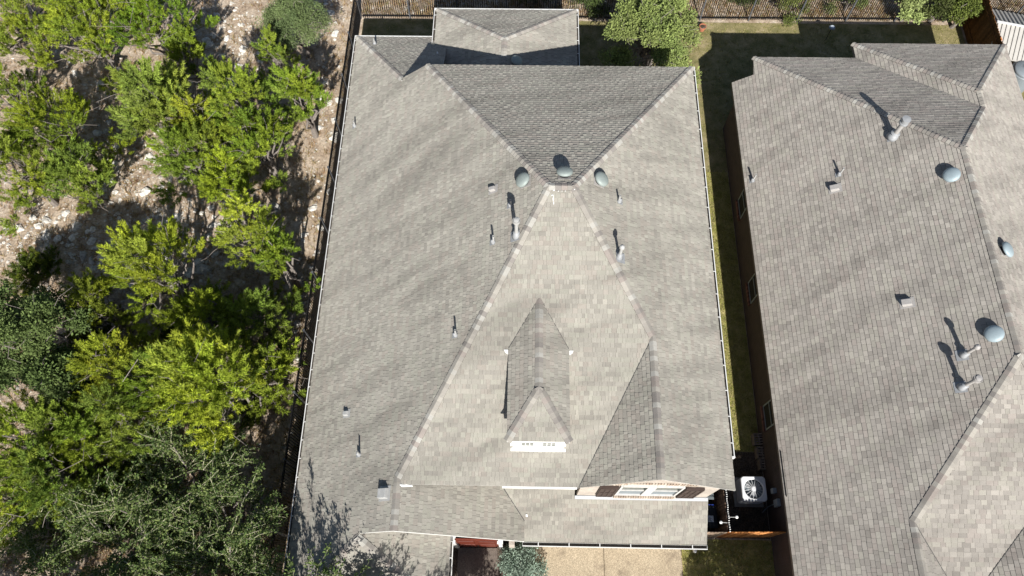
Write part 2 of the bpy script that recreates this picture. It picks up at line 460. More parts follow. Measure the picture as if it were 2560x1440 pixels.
nb_faces = [
    (nW_, [(8.74, 20.65), (NCX - .08, 20.65), (NCX, 21.53), (NRX, NRY0), (NRX, 7.33), (R2X, R2Y), (R2X, -1.6), (8.74, -1.6)]),
    (nN_, [(NCX, 21.53), (NRX, NRY0), (BX, BY1), (13.85 - .02, 21.53)]),
    (nB_, [(13.85, 22.32), (BX, BY0), (NEX, 22.32)]),
    (nBW_, [(13.85, 22.32), (13.85, 21.53), (BX, BY1), (BX, BY0)]),
    (nE_, [(NRX, NRY0), (NRX, 7.33), (NEX, 7.33 - (NRZ - 3.31) / .443), (NEX, 22.32), (BX, BY0), (BX, BY1)]),
    (nS_, [(NRX, 7.33), (R2X, R2Y), (sx_e2(.5), .5), (sx_g2(.5), .5), (sx_g2(4.4), 4.4), (NRX + (7.33 - 4.4) * .443 / .65, 4.4)]),
    (nE2_, [(R2X, R2Y), (R2X, -1.6), (sx_e2(.5), -1.6), (sx_e2(.5), .5)]),
    (nG2_, [(sx_g2(.5), .5), (sx_g2(4.4), 4.4), (sx_g2(4.4), .5)]),
]
nb_caps = [
    ((NCX, 21.53, 3.31), (NRX, NRY0, NRZ), nW_, nN_), ((NRX, 7.33, NRZ), (NRX, NRY0, NRZ), nW_, nE_),
    ((R2X, R2Y, R2Z), (NRX, 7.33, NRZ), nW_, nS_), ((R2X, -1.6, R2Z), (R2X, R2Y, R2Z), nW_, nE2_),
    ((13.85, 22.32, 3.31), (BX, BY0, BZ), nB_, nBW_), ((NEX, 22.32, 3.31), (BX, BY0, BZ), nB_, nE_), ((BX, BY0, BZ), (BX, BY1, BZ), nBW_, nE_),
    ((BX, BY1, BZ), (NRX, NRY0, NRZ), nN_, nE_), ((NEX, 7.33 - (NRZ - 3.31) / .443, 3.31), (NRX, 7.33, NRZ), nS_, nE_),
]

# ------------------------------------------------------------------ roofing
def clip_rect(poly, x0, x1, y0, y1):
    for ax, lim, sgn in ((0, x0, 1), (0, x1, -1), (1, y0, 1), (1, y1, -1)):
        out = []; n = len(poly)
        for i in range(n):
            a, b = poly[i], poly[(i + 1) % n]
            da, db = (a[ax] - lim) * sgn, (b[ax] - lim) * sgn
            if da >= 0: out.append(a)
            if (da > 0 and db < 0) or (da < 0 and db > 0):
                t = da / (da - db); out.append((a[0] + (b[0] - a[0]) * t, a[1] + (b[1] - a[1]) * t))
        poly = out
        if len(poly) < 3: return []
    return poly
def area2(p): return .5 * sum(p[i][0] * p[(i + 1) % len(p)][1] - p[(i + 1) % len(p)][0] * p[i][1] for i in range(len(p)))
PAL_MAIN = [(.334, .318, .282), (.316, .301, .267), (.355, .338, .298), (.296, .280, .250), (.328, .302, .268), (.342, .332, .289)]
PAL_NB = [(.358, .334, .303), (.336, .313, .285), (.382, .357, .322), (.308, .286, .260), (.346, .313, .285), (.365, .346, .306)]
EXPO = .143
def shingles(faces, pal, tabs, rnd):
    """cut every roof face into staggered shingle tabs; returns clipped pieces and whole ones"""
    out = []
    for pl, poly in faces:
        P3 = [Vector(p) if len(p) == 3 else pz(pl, p[0], p[1]) for p in poly]
        n = pn(pl); u = Vector((0, 0, 1)).cross(n).normalized(); v = n.cross(u).normalized()
        o = min(P3, key=lambda p: p.z)
        p2 = [((p - o).dot(u), (p - o).dot(v)) for p in P3]
        if area2(p2) < 0: p2 = p2[::-1]
        vmax = max(q[1] for q in p2); k = 0; v0 = -.02
        while v0 < vmax:
            v1 = v0 + EXPO
            strip = clip_rect(p2, -99, 99, v0, v1)
            if strip:
                lo, hi = min(q[0] for q in strip), max(q[0] for q in strip)
                x = lo - rnd.random() * .3; tooth = rnd.random() < .5
                run = pal[rnd.randrange(len(pal))]
                while x < hi:
                    if tabs == 'laminate':
                        w = rnd.choice((.09, .12, .15)) if tooth else rnd.choice((.08, .11, .15, .20, .27))
                    else:
                        w = rnd.choice((.13, .16, .19, .22, .25))
                    if rnd.random() < .35: run = pal[rnd.randrange(len(pal))]
                    base = run if rnd.random() < .6 else pal[rnd.randrange(len(pal))]
                    f = rnd.choice((.95, .985, 1.015, 1.05)) * (1.04 if tooth else .97)
                    jit = rnd.uniform(-.008, .008) if tabs != 'laminate' else 0.
                    gap = .004 if tabs == 'laminate' else .005
                    c = clip_rect(p2, x, x + w - gap, v0 + jit, v1)
                    if len(c) >= 3 and abs(area2(c)) > 4e-4:
                        full = abs(abs(area2(c)) - (w - gap) * (EXPO - jit)) < 1e-5
                        if tabs == 'laminate': t = .020 if tooth else .011
                        else: t = rnd.choice((.012, .014, .017))
                        out.append((o, u, v, n, c, v0 + jit, v1, t, tuple(ch * f for ch in base), full, x, w - gap))
                    x += w; tooth = not tooth
            v0 = v1
    return out
def emit_piece(mb, pc, local=False):
    o, u, v, n, c, v0, v1, t, colr, full, x0, w = pc
    k = len(c); vs = []
    for a, b in c:
        h = .002 + t * (1 - (b - v0) / (v1 - v0))
        vs.append(o + u * a + v * b + n * h)
    mb.add(vs, [tuple(range(k))], colr)
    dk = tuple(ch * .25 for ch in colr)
    for i in range(k):
        a, b = c[i], c[(i + 1) % k]
        if abs(a[1] - v1) < 1e-6 and abs(b[1] - v1) < 1e-6: continue
        A, Bv = vs[i], vs[(i + 1) % k]
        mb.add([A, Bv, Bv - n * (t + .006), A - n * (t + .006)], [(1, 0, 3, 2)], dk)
def px_area(o, u, v, w, h):
    a = px(o); b = px(o + u * w); c = px(o + v * h)
    return abs((b[0] - a[0]) * (c[1] - a[1]) - (b[1] - a[1]) * (c[0] - a[0]))
def in_frame(p, mrg=0):
    a, b = px(p); return -mrg < a < 2560 + mrg and -mrg < b < 1440 + mrg
def roof_cover(roof, faces, caps, pal, tabs, mat, seed):
    rnd = random.Random(seed)
    pcs = shingles(faces, pal, tabs, rnd)
    # the 300 whole tabs that show largest become pieces of their own
    cand = []
    for i, pc in enumerate(pcs):
        if pc[9]:
            c0 = pc[0] + pc[1] * pc[10] + pc[2] * pc[5]
            if in_frame(c0): cand.append((px_area(c0, pc[1], pc[2], pc[11], EXPO), i))
    cand.sort(reverse=True); single = {i for _, i in cand[:300]}
    field = MB(); cache = {}
    for i, pc in enumerate(pcs):
        if i not in single: emit_piece(field, pc); continue
        o, u, v, n, c, v0, v1, t, colr, full, x0, w = pc
        key = (round(w, 3), t, tuple(round(k, 3) for k in n), colr)
        if key not in cache:
            mb = MB(); emit_piece(mb, (Vector(), u, v, n, [(0, 0), (w, 0), (w, EXPO), (0, EXPO)], 0, EXPO, t, colr, 1, 0, w))
            cache[key] = mb.mesh('shingle', mat, attr=True)
        ob = bpy.data.objects.new('shingle', cache[key]); place(ob, roof)
        ob.location = Vector(ob.location) + o + u * x0 + v * v0
    fo = field.build('shingle_field', mat, roof, attr=True); tag(fo, kind='stuff')
    # folded cap shingles along hips and ridges
    clist = []
    for a, b, pa, pb in caps:
        a, b = Vector(a), Vector(b); ln = (b - a).length; ax = (b - a) / ln
        na, nb_ = pn(pa), pn(pb); up = (na + nb_).normalized()
        sa = ax.cross(na).normalized(); sb = ax.cross(nb_).normalized()
        ca = (na - nb_)
        if sa.dot(ca) < 0: sa = -sa
        if sb.dot(ca) > 0: sb = -sb
        cnt = int(ln / .15); ms = {}
        for k in range(cnt):
            tone = rnd.choice(((.335, .315, .285), (.30, .282, .256), (.385, .364, .327), (.262, .243, .226), (.315, .28, .256), (.41, .40, .37)))
            if pal is PAL_NB: tone = tuple(t * 1.04 for t in tone)
            if tone not in ms: ms[tone] = cap_mesh(ax, up, sa, sb, na, nb_, tone, mat)
            p = a + ax * (k * ln / cnt)
            clist.append((px_area(p, ax, (sa - sb).normalized(), .15, .28) if in_frame(p) else 0, p, ms[tone]))
    clist.sort(key=lambda q: -q[0])
    rest = MB()
    for k, (ar, p, me) in enumerate(clist):
        if k < 300 and ar > 0:
            ob = bpy.data.objects.new('ridge_cap', me); place(ob, roof); ob.location = Vector(ob.location) + p
        else:
            cc = [0.] * (4 * len(me.vertices)); me.attributes['Col'].data.foreach_get('color', cc)
            rest.v += [tuple(vv.co + p) for vv in me.vertices]
            b0 = len(rest.v) - len(me.vertices)
            rest.f += [tuple(b0 + i for i in f.vertices) for f in me.polygons]; rest.mi += [0] * len(me.polygons)
            rest.c += [tuple(cc[4 * i:4 * i + 3]) for i in range(len(me.vertices))]
    if rest.v: tag(rest.build('ridge_cap_run', mat, roof, attr=True), kind='stuff')
def cap_mesh(ax, up, sa, sb, na, nb_, tone, mat):
    mb = MB(); L = .20; w = .122
    def ring(s, hz, hs):
        return [ax * s + sa * w + na * hs, ax * s + sa * .03 + na * (hz * .9) + up * .004, ax * s + up * (hz + .004), ax * s + sb * .03 + nb_ * (hz * .9) + up * .004, ax * s + sb * w + nb_ * hs]
    r0 = ring(0, .036, .032); r1 = ring(L, .019, .017)
    mb.add(r0 + r1, [(i, i + 1, 6 + i, 5 + i) for i in range(4)], tone)
    dk = tuple(t * .4 for t in tone)
    d = -up * .036
    mb.add(r0 + [p + d for p in r0], [(i, 5 + i, 6 + i, i + 1) for i in range(4)], dk)
    for e in (0, 4):
        mb.add([r0[e], r1[e], r1[e] + d, r0[e] + d], [(0, 1, 2, 3)], dk)
    return mb.mesh('ridge_cap', mat, attr=True)
def deck(house, faces, drops, mats):
    """boarding under the shingles; outer edges get a fascia"""
    mb = MB(); edges = {}
    P = []
    for pl, poly in faces:
        P3 = [Vector(p) if len(p) == 3 else pz(pl, p[0], p[1]) for p in poly]
        if area2([(p.x, p.y) for p in P3]) < 0: P3 = P3[::-1]
        P.append(P3)
        for i in range(len(P3)):
            key = tuple(sorted((tuple(round(c, 1) for c in P3[i]), tuple(round(c, 1) for c in P3[(i + 1) % len(P3)]))))
            edges[key] = edges.get(key, 0) + 1
    for fi, P3 in enumerate(P):
        n = len(P3); dr = drops.get(fi, .16); d = Vector((0, 0, -dr))
        mb.add(P3, [tuple(range(n))], mi=0)
        mb.add([p + d for p in P3], [tuple(range(n))[::-1]], mi=1)
        for i in range(n):
            a, b = P3[i], P3[(i + 1) % n]
            key = tuple(sorted((tuple(round(c, 1) for c in a), tuple(round(c, 1) for c in b))))
            if edges[key] == 1: mb.add([a, b, b + d, a + d], [(0, 3, 2, 1)], mi=2)
    return mb.build('roof', mats, house)

main_house = empty('main_house', (0, 11, 0), 'grey shingled hip roof house with a small white dormer and front gable, beside the thicket', 'house')
main_roof = deck(main_house, main_faces, {5: .26, 3: .035, 2: .04, 4: .04}, [M['felt'], M['soffit'], M['white']])
roof_cover(main_roof, main_faces, main_caps, PAL_MAIN, 'laminate', M['shingle'], 11)
nb_house = empty('neighbour_house', (14, 11, 0), 'taupe shingled brown brick house east of the narrow side yard', 'house')
nb_roof = deck(nb_house, nb_faces, {}, [M['felt'], M['soffit'], M['grey_wood']])
roof_cover(nb_roof, nb_faces, nb_caps, PAL_NB, 'slate', M['shingle_nb'], 23)

# ------------------------------------------------------------------ main house: walls
def walls(house, boxes, mat):
    for lo, hi in boxes:
        m = MB(); m.box(lo, hi); m.build('wall', M[mat], house)
walls(main_house, [((-6.95, 4.30, 0), (5.98, 18.75, 2.58)), ((-3.35, 4.32, 2.585), (5.96, 18.73, 5.22)),
                   ((-6.95, 18.76, 0), (-3.9, 22.62, 2.5)), ((-6.95, 2.36, 0), (.0, 4.29, 2.5)),
                   ((-6.93, .45, 0), (-2.62, 2.35, 2.5))], 'brick_buff')
m = MB(); m.prism([(-4.75, 18.85, 4.0), (-3.3, 18.85, 4.0), (-3.3, 18.85, 5.25), (-3.75, 18.85, 5.25), (-4.75, 18.85, 4.45)], (0, .1, 0)); m.build('wall', M['soffit'], main_house)
# right gable wall in brick with its pair of windows, arch, sill and shutters
gw = MB(); gw.prism([(1.86, 3.52, 3.0), (6.0, 3.52, 3.0), (6.0, 3.52, 5.44), (3.9, 3.52, 6.95), (1.86, 3.52, 5.34)], (0, .11, 0))
gwall = gw.build('gable_wall', M['brick_buff'], main_house)
m = MB(); m.prism([(-6.9, 2.37, 2.5), (-.05, 2.37, 2.5), (-.05, 2.37, 2.75), (-3.6, 2.37, 5.2)], (0, .1, 0)); m.build('gable_wall', M['soffit'], main_house)
m = MB(); m.box((.15, 2.45, 0), (5.95, 3.5, 2.5)); m.build('garage_wall', M['brick_buff'], main_house)
def brick_tone(): 
    k = random.uniform(.8, 1.15); return random.choice(((.40 * k, .335 * k, .27 * k), (.45 * k, .395 * k, .33 * k), (.36 * k, .285 * k, .225 * k)))
for k in range(25):           # sill row
    x = 2.98 + k * .078
    m = MB(); m.box((x, 3.40, 3.70), (x + .066, 3.53, 3.92), brick_tone()); m.build('brick', M['brick_piece'], gwall, attr=True, bevel=.006)
for k in range(29):           # arch of bricks standing on end
    t = (k - 14) / 14.0
    x = 3.94 + t * 1.16; z = 5.64 + .20 * (1 - t * t); a = -t * .32
    m = MB(); dx, dz = math.cos(a) * .064, math.sin(a) * .064; ux, uz = -math.sin(a) * .20, math.cos(a) * .20
    m.prism([(x, 3.485, z), (x + dx, 3.485, z + dz), (x + dx + ux, 3.485, z + dz + uz), (x + ux, 3.485, z + uz)], (0, .04, 0), brick_tone()); m.build('brick', M['brick_piece'], gwall, attr=True)
win = MB()
for x0, x1 in ((3.0, 3.06), (3.80, 4.06), (4.82, 4.88)): win.box((x0, 3.452, 3.93), (x1, 3.535, 5.62))
for z0, z1 in ((3.93, 3.99), (5.54, 5.62)): win.box((3.063, 3.455, z0), (3.797, 3.533, z1)); win.box((4.063, 3.455, z0), (4.817, 3.533, z1))
window = win.build('window', M['soffit'], main_house)
for x0, x1 in ((3.06, 3.80), (4.06, 4.82)):
    m = MB(); m.box((x0, 3.512, 3.99), (x1, 3.518, 5.54)); m.build('pane', M['glass'], window)
    m = MB(); m.box((x0 + .002, 3.480, 4.72), (x1 - .002, 3.51, 4.78)); m.build('sash_rail', M['soffit'], window)
    m = MB(); m.box((x0 + .004, 3.505, 3.992), (x1 - .004, 3.509, 4.71)); m.build('blind', M['tank'], window)
for x0, x1, sl in ((2.42, 2.95, 1), (4.94, 5.50, -1)):
    top = lambda x: 5.40 + .13 * (x - x0) / (x1 - x0) if sl > 0 else 5.53 - .13 * (x - x0) / (x1 - x0)
    m = MB(); m.prism([(x0, 3.44, 3.78), (x1, 3.44, 3.78), (x1, 3.44, top(x1)), (x0, 3.44, top(x0))], (0, .07, 0)); sh = m.build('shutter', M['shutter'], main_house)
    for z in (3.80, 4.55, 5.30):
        m = MB(); m.box((x0 + .01, 3.418, z), (x1 - .01, 3.439, z + .07)); m.build('rail', M['shutter'], sh)
    for k in range(4):
        x = x0 + .01 + k * (x1 - x0 - .07) / 3
        m = MB(); m.box((x, 3.422, 3.872), (x + .05, 3.4385, 4.548)); m.box((x, 3.422, 4.622), (x + .05, 3.4385, 5.298)); m.build('stile', M['shutter'], sh)
m = MB(); m.obox(pz(G_, 1.80, 3.41) + Vector((0, 0, .022)), (4.27, 0, 0), (0, .09, .045), (0, 0, .012)); m.obox(pz(G_, 1.80, 3.50) + Vector((0, 0, .03)), (4.27, 0, 0), (0, .012, 0), (0, 0, .06)); m.build('flashing', M['flash'], main_house)
m = MB(); m.box((-.50, 3.405, 5.30), (1.72, 3.445, 5.46)); m.build('fascia', M['white'], main_house)
# dormer front
dy = DY0 + .035
m = MB(); m.box((-.20, dy, 5.85), (1.30, dy + .06, 6.94)); dorm = m.build('dormer', M['white'], main_house)
m = MB(); m.box((-.28, dy + .05, 5.9), (-.20, 6.9, 6.99)); m.box((1.30, dy + .05, 5.9), (1.36, 6.9, 6.99)); m.build('cheek_wall', M['white'], dorm)
for x0, x1 in ((.05, .41), (.66, 1.04)):
    fr = MB(); zt, zb = 6.74, 6.34
    fr.box((x0 - .03, dy - .022, zb - .03), (x1 + .03, dy - .002, zb)); fr.box((x0 - .03, dy - .022, zt), (x1 + .03, dy - .002, zt + .03))
    for k in range(4): 
        x = x0 + (x1 - x0) * k / 3; fr.box((x - .012, dy - .020, zb), (x + .012, dy - .003, zt))
    fr.box((x0, dy - .018, (zt + zb) / 2 - .01), (x1, dy - .004, (zt + zb) / 2 + .01))
    fr.build('window_frame', M['white'], dorm)
    for k in range(3):
        m = MB(); w = (x1 - x0) / 3; m.box((x0 + w * k + .014, dy - .010, zb), (x0 + w * (k + 1) - .014, dy - .006, zt)); m.build('pane', M['glass'], dorm)
zf = pz(F_, 0, dy).z
m = MB(); m.obox((-.26, dy - .09, zf - .09 * mF + .022), (1.62, 0, 0), (0, .09, .09 * mF), (0, 0, .012)); m.box((-.14, dy - .03, zf), (1.24, dy - .004, zf + .16)); m.build('apron_flashing', M['white'], dorm)
for x, s in ((DX0 - .02, -1), (DX1 + .02, 1)):
    q = pz(F_, x, yF(DZ) - .06); m = MB(); m.prism([q + Vector((0, 0, .03)), q + Vector((s * .12, 0, .03)), q + Vector((s * .09, -.07, .002)), q + Vector((0, -.13, -.02))][::s], (0, 0, .012)); m.build('kickout_flashing', M['white'], main_house)
for (u, v, pl, dx) in ((1317, 1290, G_, .035), (1094, 134, W_, .035)):
    q = on(u, v, pl); m = MB(); m.prism([q + Vector((-dx, -.03, .03)), q + Vector((dx, -.035, .03)), q + Vector((dx * .6, .045, .05)), q + Vector((-dx, .05, .05))], (0, 0, .015)); m.build('kickout_flashing', M['white'], main_house)
q = pz(EG_, -3.42, FE); m = MB(); m.prism([q + Vector((-.1, -.06, .05)), q + Vector((.26, -.02, -.10)), q + Vector((.26, .0, -.05)), q + Vector((-.1, .0, .1))], (0, -.03, .01)); m.build('step_flashing', M['white'], main_house)
# white sealant marks at the south side of the ridge
for (u, v, w, h) in ((1385, 476, .05, .05), (1381, 488, .09, .03), (1383, 497, .035, .16), (1384, 508, .03, .09), (1396, 478, .04, .025), (1405, 478, .03, .02), (1413, 478, .035, .025), (1436, 474, .03, .03)):
    q = on(u, v, F_); m = MB(); n = pn(F_)
    prof = [(w * .5 * math.cos(a) * random.uniform(.7, 1.2), h * .5 * math.sin(a) * random.uniform(.8, 1.15)) for a in [k * math.pi / 4 for k in range(8)]]
    m.prism([q + n * .022 + Vector((a, b, b * mF)) for a, b in prof], n * .012); m.build('sealant_mark', M['white'], main_house)
# porch: door, column, pillars
m = MB(); m.box((-2.08, 2.16, .05), (-.66, 2.22, 2.42)); dr = m.build('door', M['door'], main_house)
for x in (-1.98, -1.30):
    for z0, z1 in ((.25, 1.1), (1.25, 2.25)):
        m = MB(); m.box((x, 2.135, z0), (x + .52, 2.158, z1)); m.build('panel', M['door'], dr, bevel=.01)
m = MB(); m.tube([(-1.36, 2.10, 1.05), (-1.36, 2.10, 1.3)], .014, 6); m.build('handle', M['black'], dr)
for x0, x1, mt in ((-2.24, -2.085, 'white'), (-.655, -.53, 'white')):
    m = MB(); m.box((x0, 2.10, 0), (x1, 2.30, 2.5)); m.box((x0 - .03, 2.07, 2.3), (x1 + .03, 2.299, 2.42)); m.build('door_post', M[mt], main_house)
m = MB(); m.box((-.30, 2.06, 0), (-.12, 2.3, 2.4)); m.build('pillar', M['brick_buff'], main_house)
# patio roof posts
for x, y in ((-3.6, 24.0), (1.95, 24.0), (-.84, 24.0)):
    m = MB(); m.box((x - .08, y - .08, 0), (x + .08, y + .08, 2.83)); m.build('patio_post', M['white'], main_house)

# thin dark strips that paint in the shadow line along the closed valleys
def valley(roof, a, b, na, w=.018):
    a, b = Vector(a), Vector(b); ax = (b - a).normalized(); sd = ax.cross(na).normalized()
    m = MB(); m.obox(a + na * .012 - sd * w / 2, b - a, sd * w, na * .014); m.build('valley_shadow', M['felt'], roof)
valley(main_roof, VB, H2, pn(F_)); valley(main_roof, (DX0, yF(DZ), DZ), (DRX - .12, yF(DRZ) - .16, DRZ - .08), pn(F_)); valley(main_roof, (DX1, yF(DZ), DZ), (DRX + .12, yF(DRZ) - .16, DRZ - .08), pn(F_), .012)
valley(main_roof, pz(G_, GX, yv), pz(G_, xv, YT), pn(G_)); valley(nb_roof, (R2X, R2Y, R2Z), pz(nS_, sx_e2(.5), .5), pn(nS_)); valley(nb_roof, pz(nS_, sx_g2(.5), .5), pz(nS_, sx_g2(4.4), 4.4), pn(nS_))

# ------------------------------------------------------------------ gutters
def gutter(house, a, b, outd, hang=.62, w=.125, bed=True, ends=True):
    """open trough along an eave, with hangers across it"""
    a, b, out = Vector(a), Vector(b), Vector(outd); ax = (b - a).normalized(); ln = (b - a).length
    g = MB(); z = Vector((0, 0, 1)); o = a - z * .02
    g.obox(o - z * .10, ax * ln, out * w, z * .006)
    g.obox(o - z * .094 + out * (w - .006), ax * ln, out * .006, z * .105)
    g.obox(o + z * .011 + out * (w - .022), ax * ln, out * .028, z * .008)
    g.obox(o - z * .094, ax * ln, out * .004, z * .08)
    if ends:
        for s in (0, ln - .006): g.obox(o - z * .094 + ax * s + out * .0045, ax * .006, out * (w - .011), z * .1)
    go = g.build('gutter', M['white'], house)
    if bed:
        d = MB(); d.obox(o - z * .093 + ax * .01 + out * .006, ax * (ln - .02), out * (w - .014), z * .03); d.build('debris', M['debris'], go)
    n = int(ln / hang)
    for k in range(n):
        h = MB(); h.obox(o + z * .0195 + ax * ((k + .5) * ln / n), ax * .028, out * (w + .004), z * .007); h.build('hanger', M['white'], go)
    return go
gutter(main_house, (XL - .01, LSY - .05, E0 - .02), (XL - .01, YW + .08, E0 - .02), (-1, 0, 0), .62, .085)
gutter(main_house, (XR + .01, YB + .05, E1Z - .02), (XR + .01, 4.45, E1Z - .02), (1, 0, 0), .78, .085)
gutter(main_house, (PX0 - .01, PY1 + .1, PZ - .02), (PX0 - .01, 22.0, PZ - .02), (-1, 0, 0), .7, .11)
gutter(main_house, (PX1 + .01, 19.4, PZ - .02), (PX1 + .01, PY1 + .1, PZ - .02), (1, 0, 0), .7, .09)
gutter(main_house, (.14, 2.13, 2.63), (6.10, 2.13, 2.63), (0, -1, 0), .98, .13)
gutter(main_house, (-2.19, LSY, E0 - .02), (-2.19, 2.10, E0 - .02), (1, 0, 0), .8, .09)
m = MB(); m.box((PX0 - .10, PY1, PZ - .16), (PX1 + .10, PY1 + .06, PZ + .012)); m.build('fascia', M['white'], main_house)
m = MB(); m.box((XL - .06, YW, E0 - .16), (PX0 - .11, YW + .06, E0 + .012)); m.build('fascia', M['white'], main_house)
m = MB(); m.box((XR + .02, 4.40, 5.20), (XR + .11, 4.449, 5.42)); m.build('downspout', M['white'], main_house)

# ------------------------------------------------------------------ roof vents
def dome_vent(house, u, v, pl, mat, r=.25):
    q = on(u, v, pl); n = pn(pl); q = q + n * .012 - Vector((ray(u, v).x, ray(u, v).y, 0)) * .0
    sx = Vector((0, 0, 1)).cross(n).normalized() if n.z < .999 else Vector((1, 0, 0)); sy = n.cross(sx)
    f = MB(); f.obox(q - sx * .2 - sy * .2, sx * .4, sy * .4, n * .012)
    fo = f.build('dome_vent', M['boxvent'], house)
    m = MB(); m.lathe([(.15, 0), (.15, .13)], q + n * .005, n, 18); m.build('neck', M['dark'], fo)
    m = MB(); m.lathe([(r * .97, .12), (r, .125), (r, .155), (r * .96, .185), (r * .84, .215), (r * .62, .24), (r * .34, .254), (0.01, .258)], q, n, 28); m.build('dome', M[mat], fo, smooth=True)
for u, v, pl in ((1314, 455, L_), (1411, 440, B_), (1496, 453, R_)): dome_vent(main_house, u, v, pl, 'dome')
dome_vent(main_house, 1288, 158, PE_, 'dome')
def nbshift(u, v): return u - 10, v + 4
for u, v, pl in ((2380, 442, nW_), (2486, 838, nW_), (2506, 628, nE_)): dome_vent(nb_house, u, v, pl, 'dome_nb', .27)
def pipe_vent(house, u, v, pl, h, r=.032, mat='pvc', cone=.09):
    q = on(u, v, pl); n = pn(pl); sx = Vector((0, 0, 1)).cross(n).normalized(); sy = n.cross(sx)
    f = MB(); f.obox(q - sx * .09 - sy * .13 + n * .02, sx * .18, sy * .20, n * .005); fo = f.build('vent_pipe', M['flash'], house)
    m = MB(); m.lathe([(cone, .0), (cone * .8, .05), (r * 1.35, .13), (r * 1.2, .15)], q + n * .012, (n + Vector((0, 0, 1))).normalized(), 14); m.build('boot', M['flash'], fo, smooth=True)
    m = MB(); m.lathe([(r, -.02), (r, h), (r * .72, h), (r * .72, h - .06)], q, (0, 0, 1), 14); m.build('pipe', M[mat], fo)
def flue(house, u, v, pl, h, r=.055, cap='ring', mat='pvc', capr=.11):
    q = on(u, v, pl); n = pn(pl); sx = Vector((0, 0, 1)).cross(n).normalized(); sy = n.cross(sx); z = Vector((0, 0, 1))
    f = MB(); f.obox(q - sx * .17 - sy * .20 + n * .02, sx * .34, sy * .34, n * .006); fo = f.build('flue', M['flash'], house)
    m = MB(); m.lathe([(r * 2.6, -.02), (r * 2.2, .06), (r * 1.25, .22)], q, z, 18); m.build('boot', M['flash'], fo, smooth=True)
    m = MB(); m.lathe([(r * 1.7, .215), (r * 1.9, .225), (r * 1.1, .27)], q, z, 18); m.build('storm_collar', M['flash'], fo)
    m = MB(); m.lathe([(r, 0), (r, h - .05)], q, z, 18); m.build('pipe', M[mat], fo)
    c = MB()
    if cap == 'ring':
        c.lathe([(capr * .72, h - .12), (capr * .98, h - .11), (capr, h - .02), (capr, h), (capr * .88, h), (capr * .86, h - .02), (capr * .80, h - .03), (capr * .70, h + .03), (.01, h + .045)], q, z, 24)
    elif cap == 'ball':
        c.lathe([(r * 1.0, h - .13), (capr * .85, h - .10), (capr, h - .04), (capr * .8, h + .02), (capr * .35, h + .05), (.01, h + .055)], q, z, 20)
    else:
        c.lathe([(capr * .9, h - .28), (capr, h - .26), (capr, h - .20), (capr * .86, h - .19), (capr * .86, h - .06), (capr, h - .05), (capr, h), (.01, h + .02)], q, z, 24)
    c.build('cap', M['flash' if cap == 'can' else mat], fo)
for u, v, pl, h in ((937, 110, W_, .30), (888, 316, L_, .34), (1277, 514, L_, .32), (1234, 606, L_, .42), (1140, 838, L_, .42), (899, 1136, L_, .42), (1547, 504, R_, .36)):
    pipe_vent(main_house, u, v, pl, h)
flue(main_house, 1291, 590, L_, .98, .055, 'ring'); flue(main_house, 1548, 644, R_, .72, .045, 'ball', capr=.085)
for u, v in ((1882, 452), (2098, 437)): pipe_vent(nb_house, u, v, nW_, .45)
flue(nb_house, 2232, 342, nW_, 1.05, .085, 'can', 'boxvent', .15)
flue(nb_house, 2408, 888, nW_, .80, .05, 'ball', 'boxvent', .09); flue(nb_house, 2404, 968, nW_, .92, .055, 'ring', 'boxvent', .125)
def box_vent(house, u, v, pl, w, d, h, mat):
    q = on(u, v, pl); n = pn(pl); sx = Vector((0, 0, 1)).cross(n).normalized(); sy = n.cross(sx)
    if sx.y < 0: sx = -sx
    f = MB(); f.obox(q - sx * (w / 2 + .06) - sy * (d / 2 + .08) + n * .018, sx * (w + .12), sy * (d + .16), n * .005); fo = f.build('box_vent', M[mat], house)
    b = MB(); o = q - sx * w / 2 - sy * d / 2 + n * .022
    b.add([o, o + sx * w, o + sx * w + sy * d, o + sy * d, o + n * h + sx * .02, o + n * h + sx * (w - .02), o + n * h * .75 + sx * (w - .02) + sy * d * .96, o + n * h * .75 + sx * .02 + sy * d * .96],
          [(0, 3, 2, 1), (4, 5, 6, 7), (0, 1, 5, 4), (1, 2, 6, 5), (2, 3, 7, 6), (3, 0, 4, 7)]); b.build('hood', M[mat], fo, bevel=.012)
box_vent(main_house, 1234, 474, L_, .17, .2, .12, 'boxvent'); box_vent(main_house, 868, 1034, L_, .17, .17, .11, 'pvc')
box_vent(main_house, 963, 1234, L_, .32, .30, .16, 'pvc')
box_vent(nb_house, 2088, 472, nW_, .24, .30, .16, 'boxvent'); box_vent(nb_house, 2268, 758, nW_, .24, .30, .16, 'boxvent')

# ------------------------------------------------------------------ neighbour: walls, windows, boxes
walls(nb_house, [((9.02, -1.4, 0), (19.9, 20.3, 2.7)), ((9.85, 20.305, 0), (19.9, 21.2, 3.2)), ((14.2, 21.205, 0), (19.9, 22.0, 3.2))], 'brick_brown')
for yc in (15.55, 11.75, 6.75):
    m = MB(); x = 9.02
    for lo, hi in (((x - .03, yc - .46, .95), (x - .002, yc - .41, 2.25)), ((x - .03, yc + .41, .95), (x - .002, yc + .46, 2.25)), ((x - .03, yc - .408, .95), (x - .002, yc + .408, 1.0)), ((x - .03, yc - .408, 2.2), (x - .002, yc + .408, 2.25)), ((x - .028, yc - .408, 1.58), (x - .002, yc + .408, 1.62))): m.box(lo, hi)
    w = m.build('window', M['box_metal'], nb_house)
    m = MB(); m.box((x - .012, yc - .41, 1.0), (x - .004, yc + .41, 2.2)); m.build('pane', M['dark'], w)
    for k in range(12):
        y = yc - .47 + k * .079
        m = MB(); k2 = random.uniform(.7, 1.3); m.box((x - .09, y, .80), (x - .003, y + .068, .945), (.17 * k2, .085 * k2, .065 * k2)); m.build('brick', M['brick_piece'], w, attr=True)
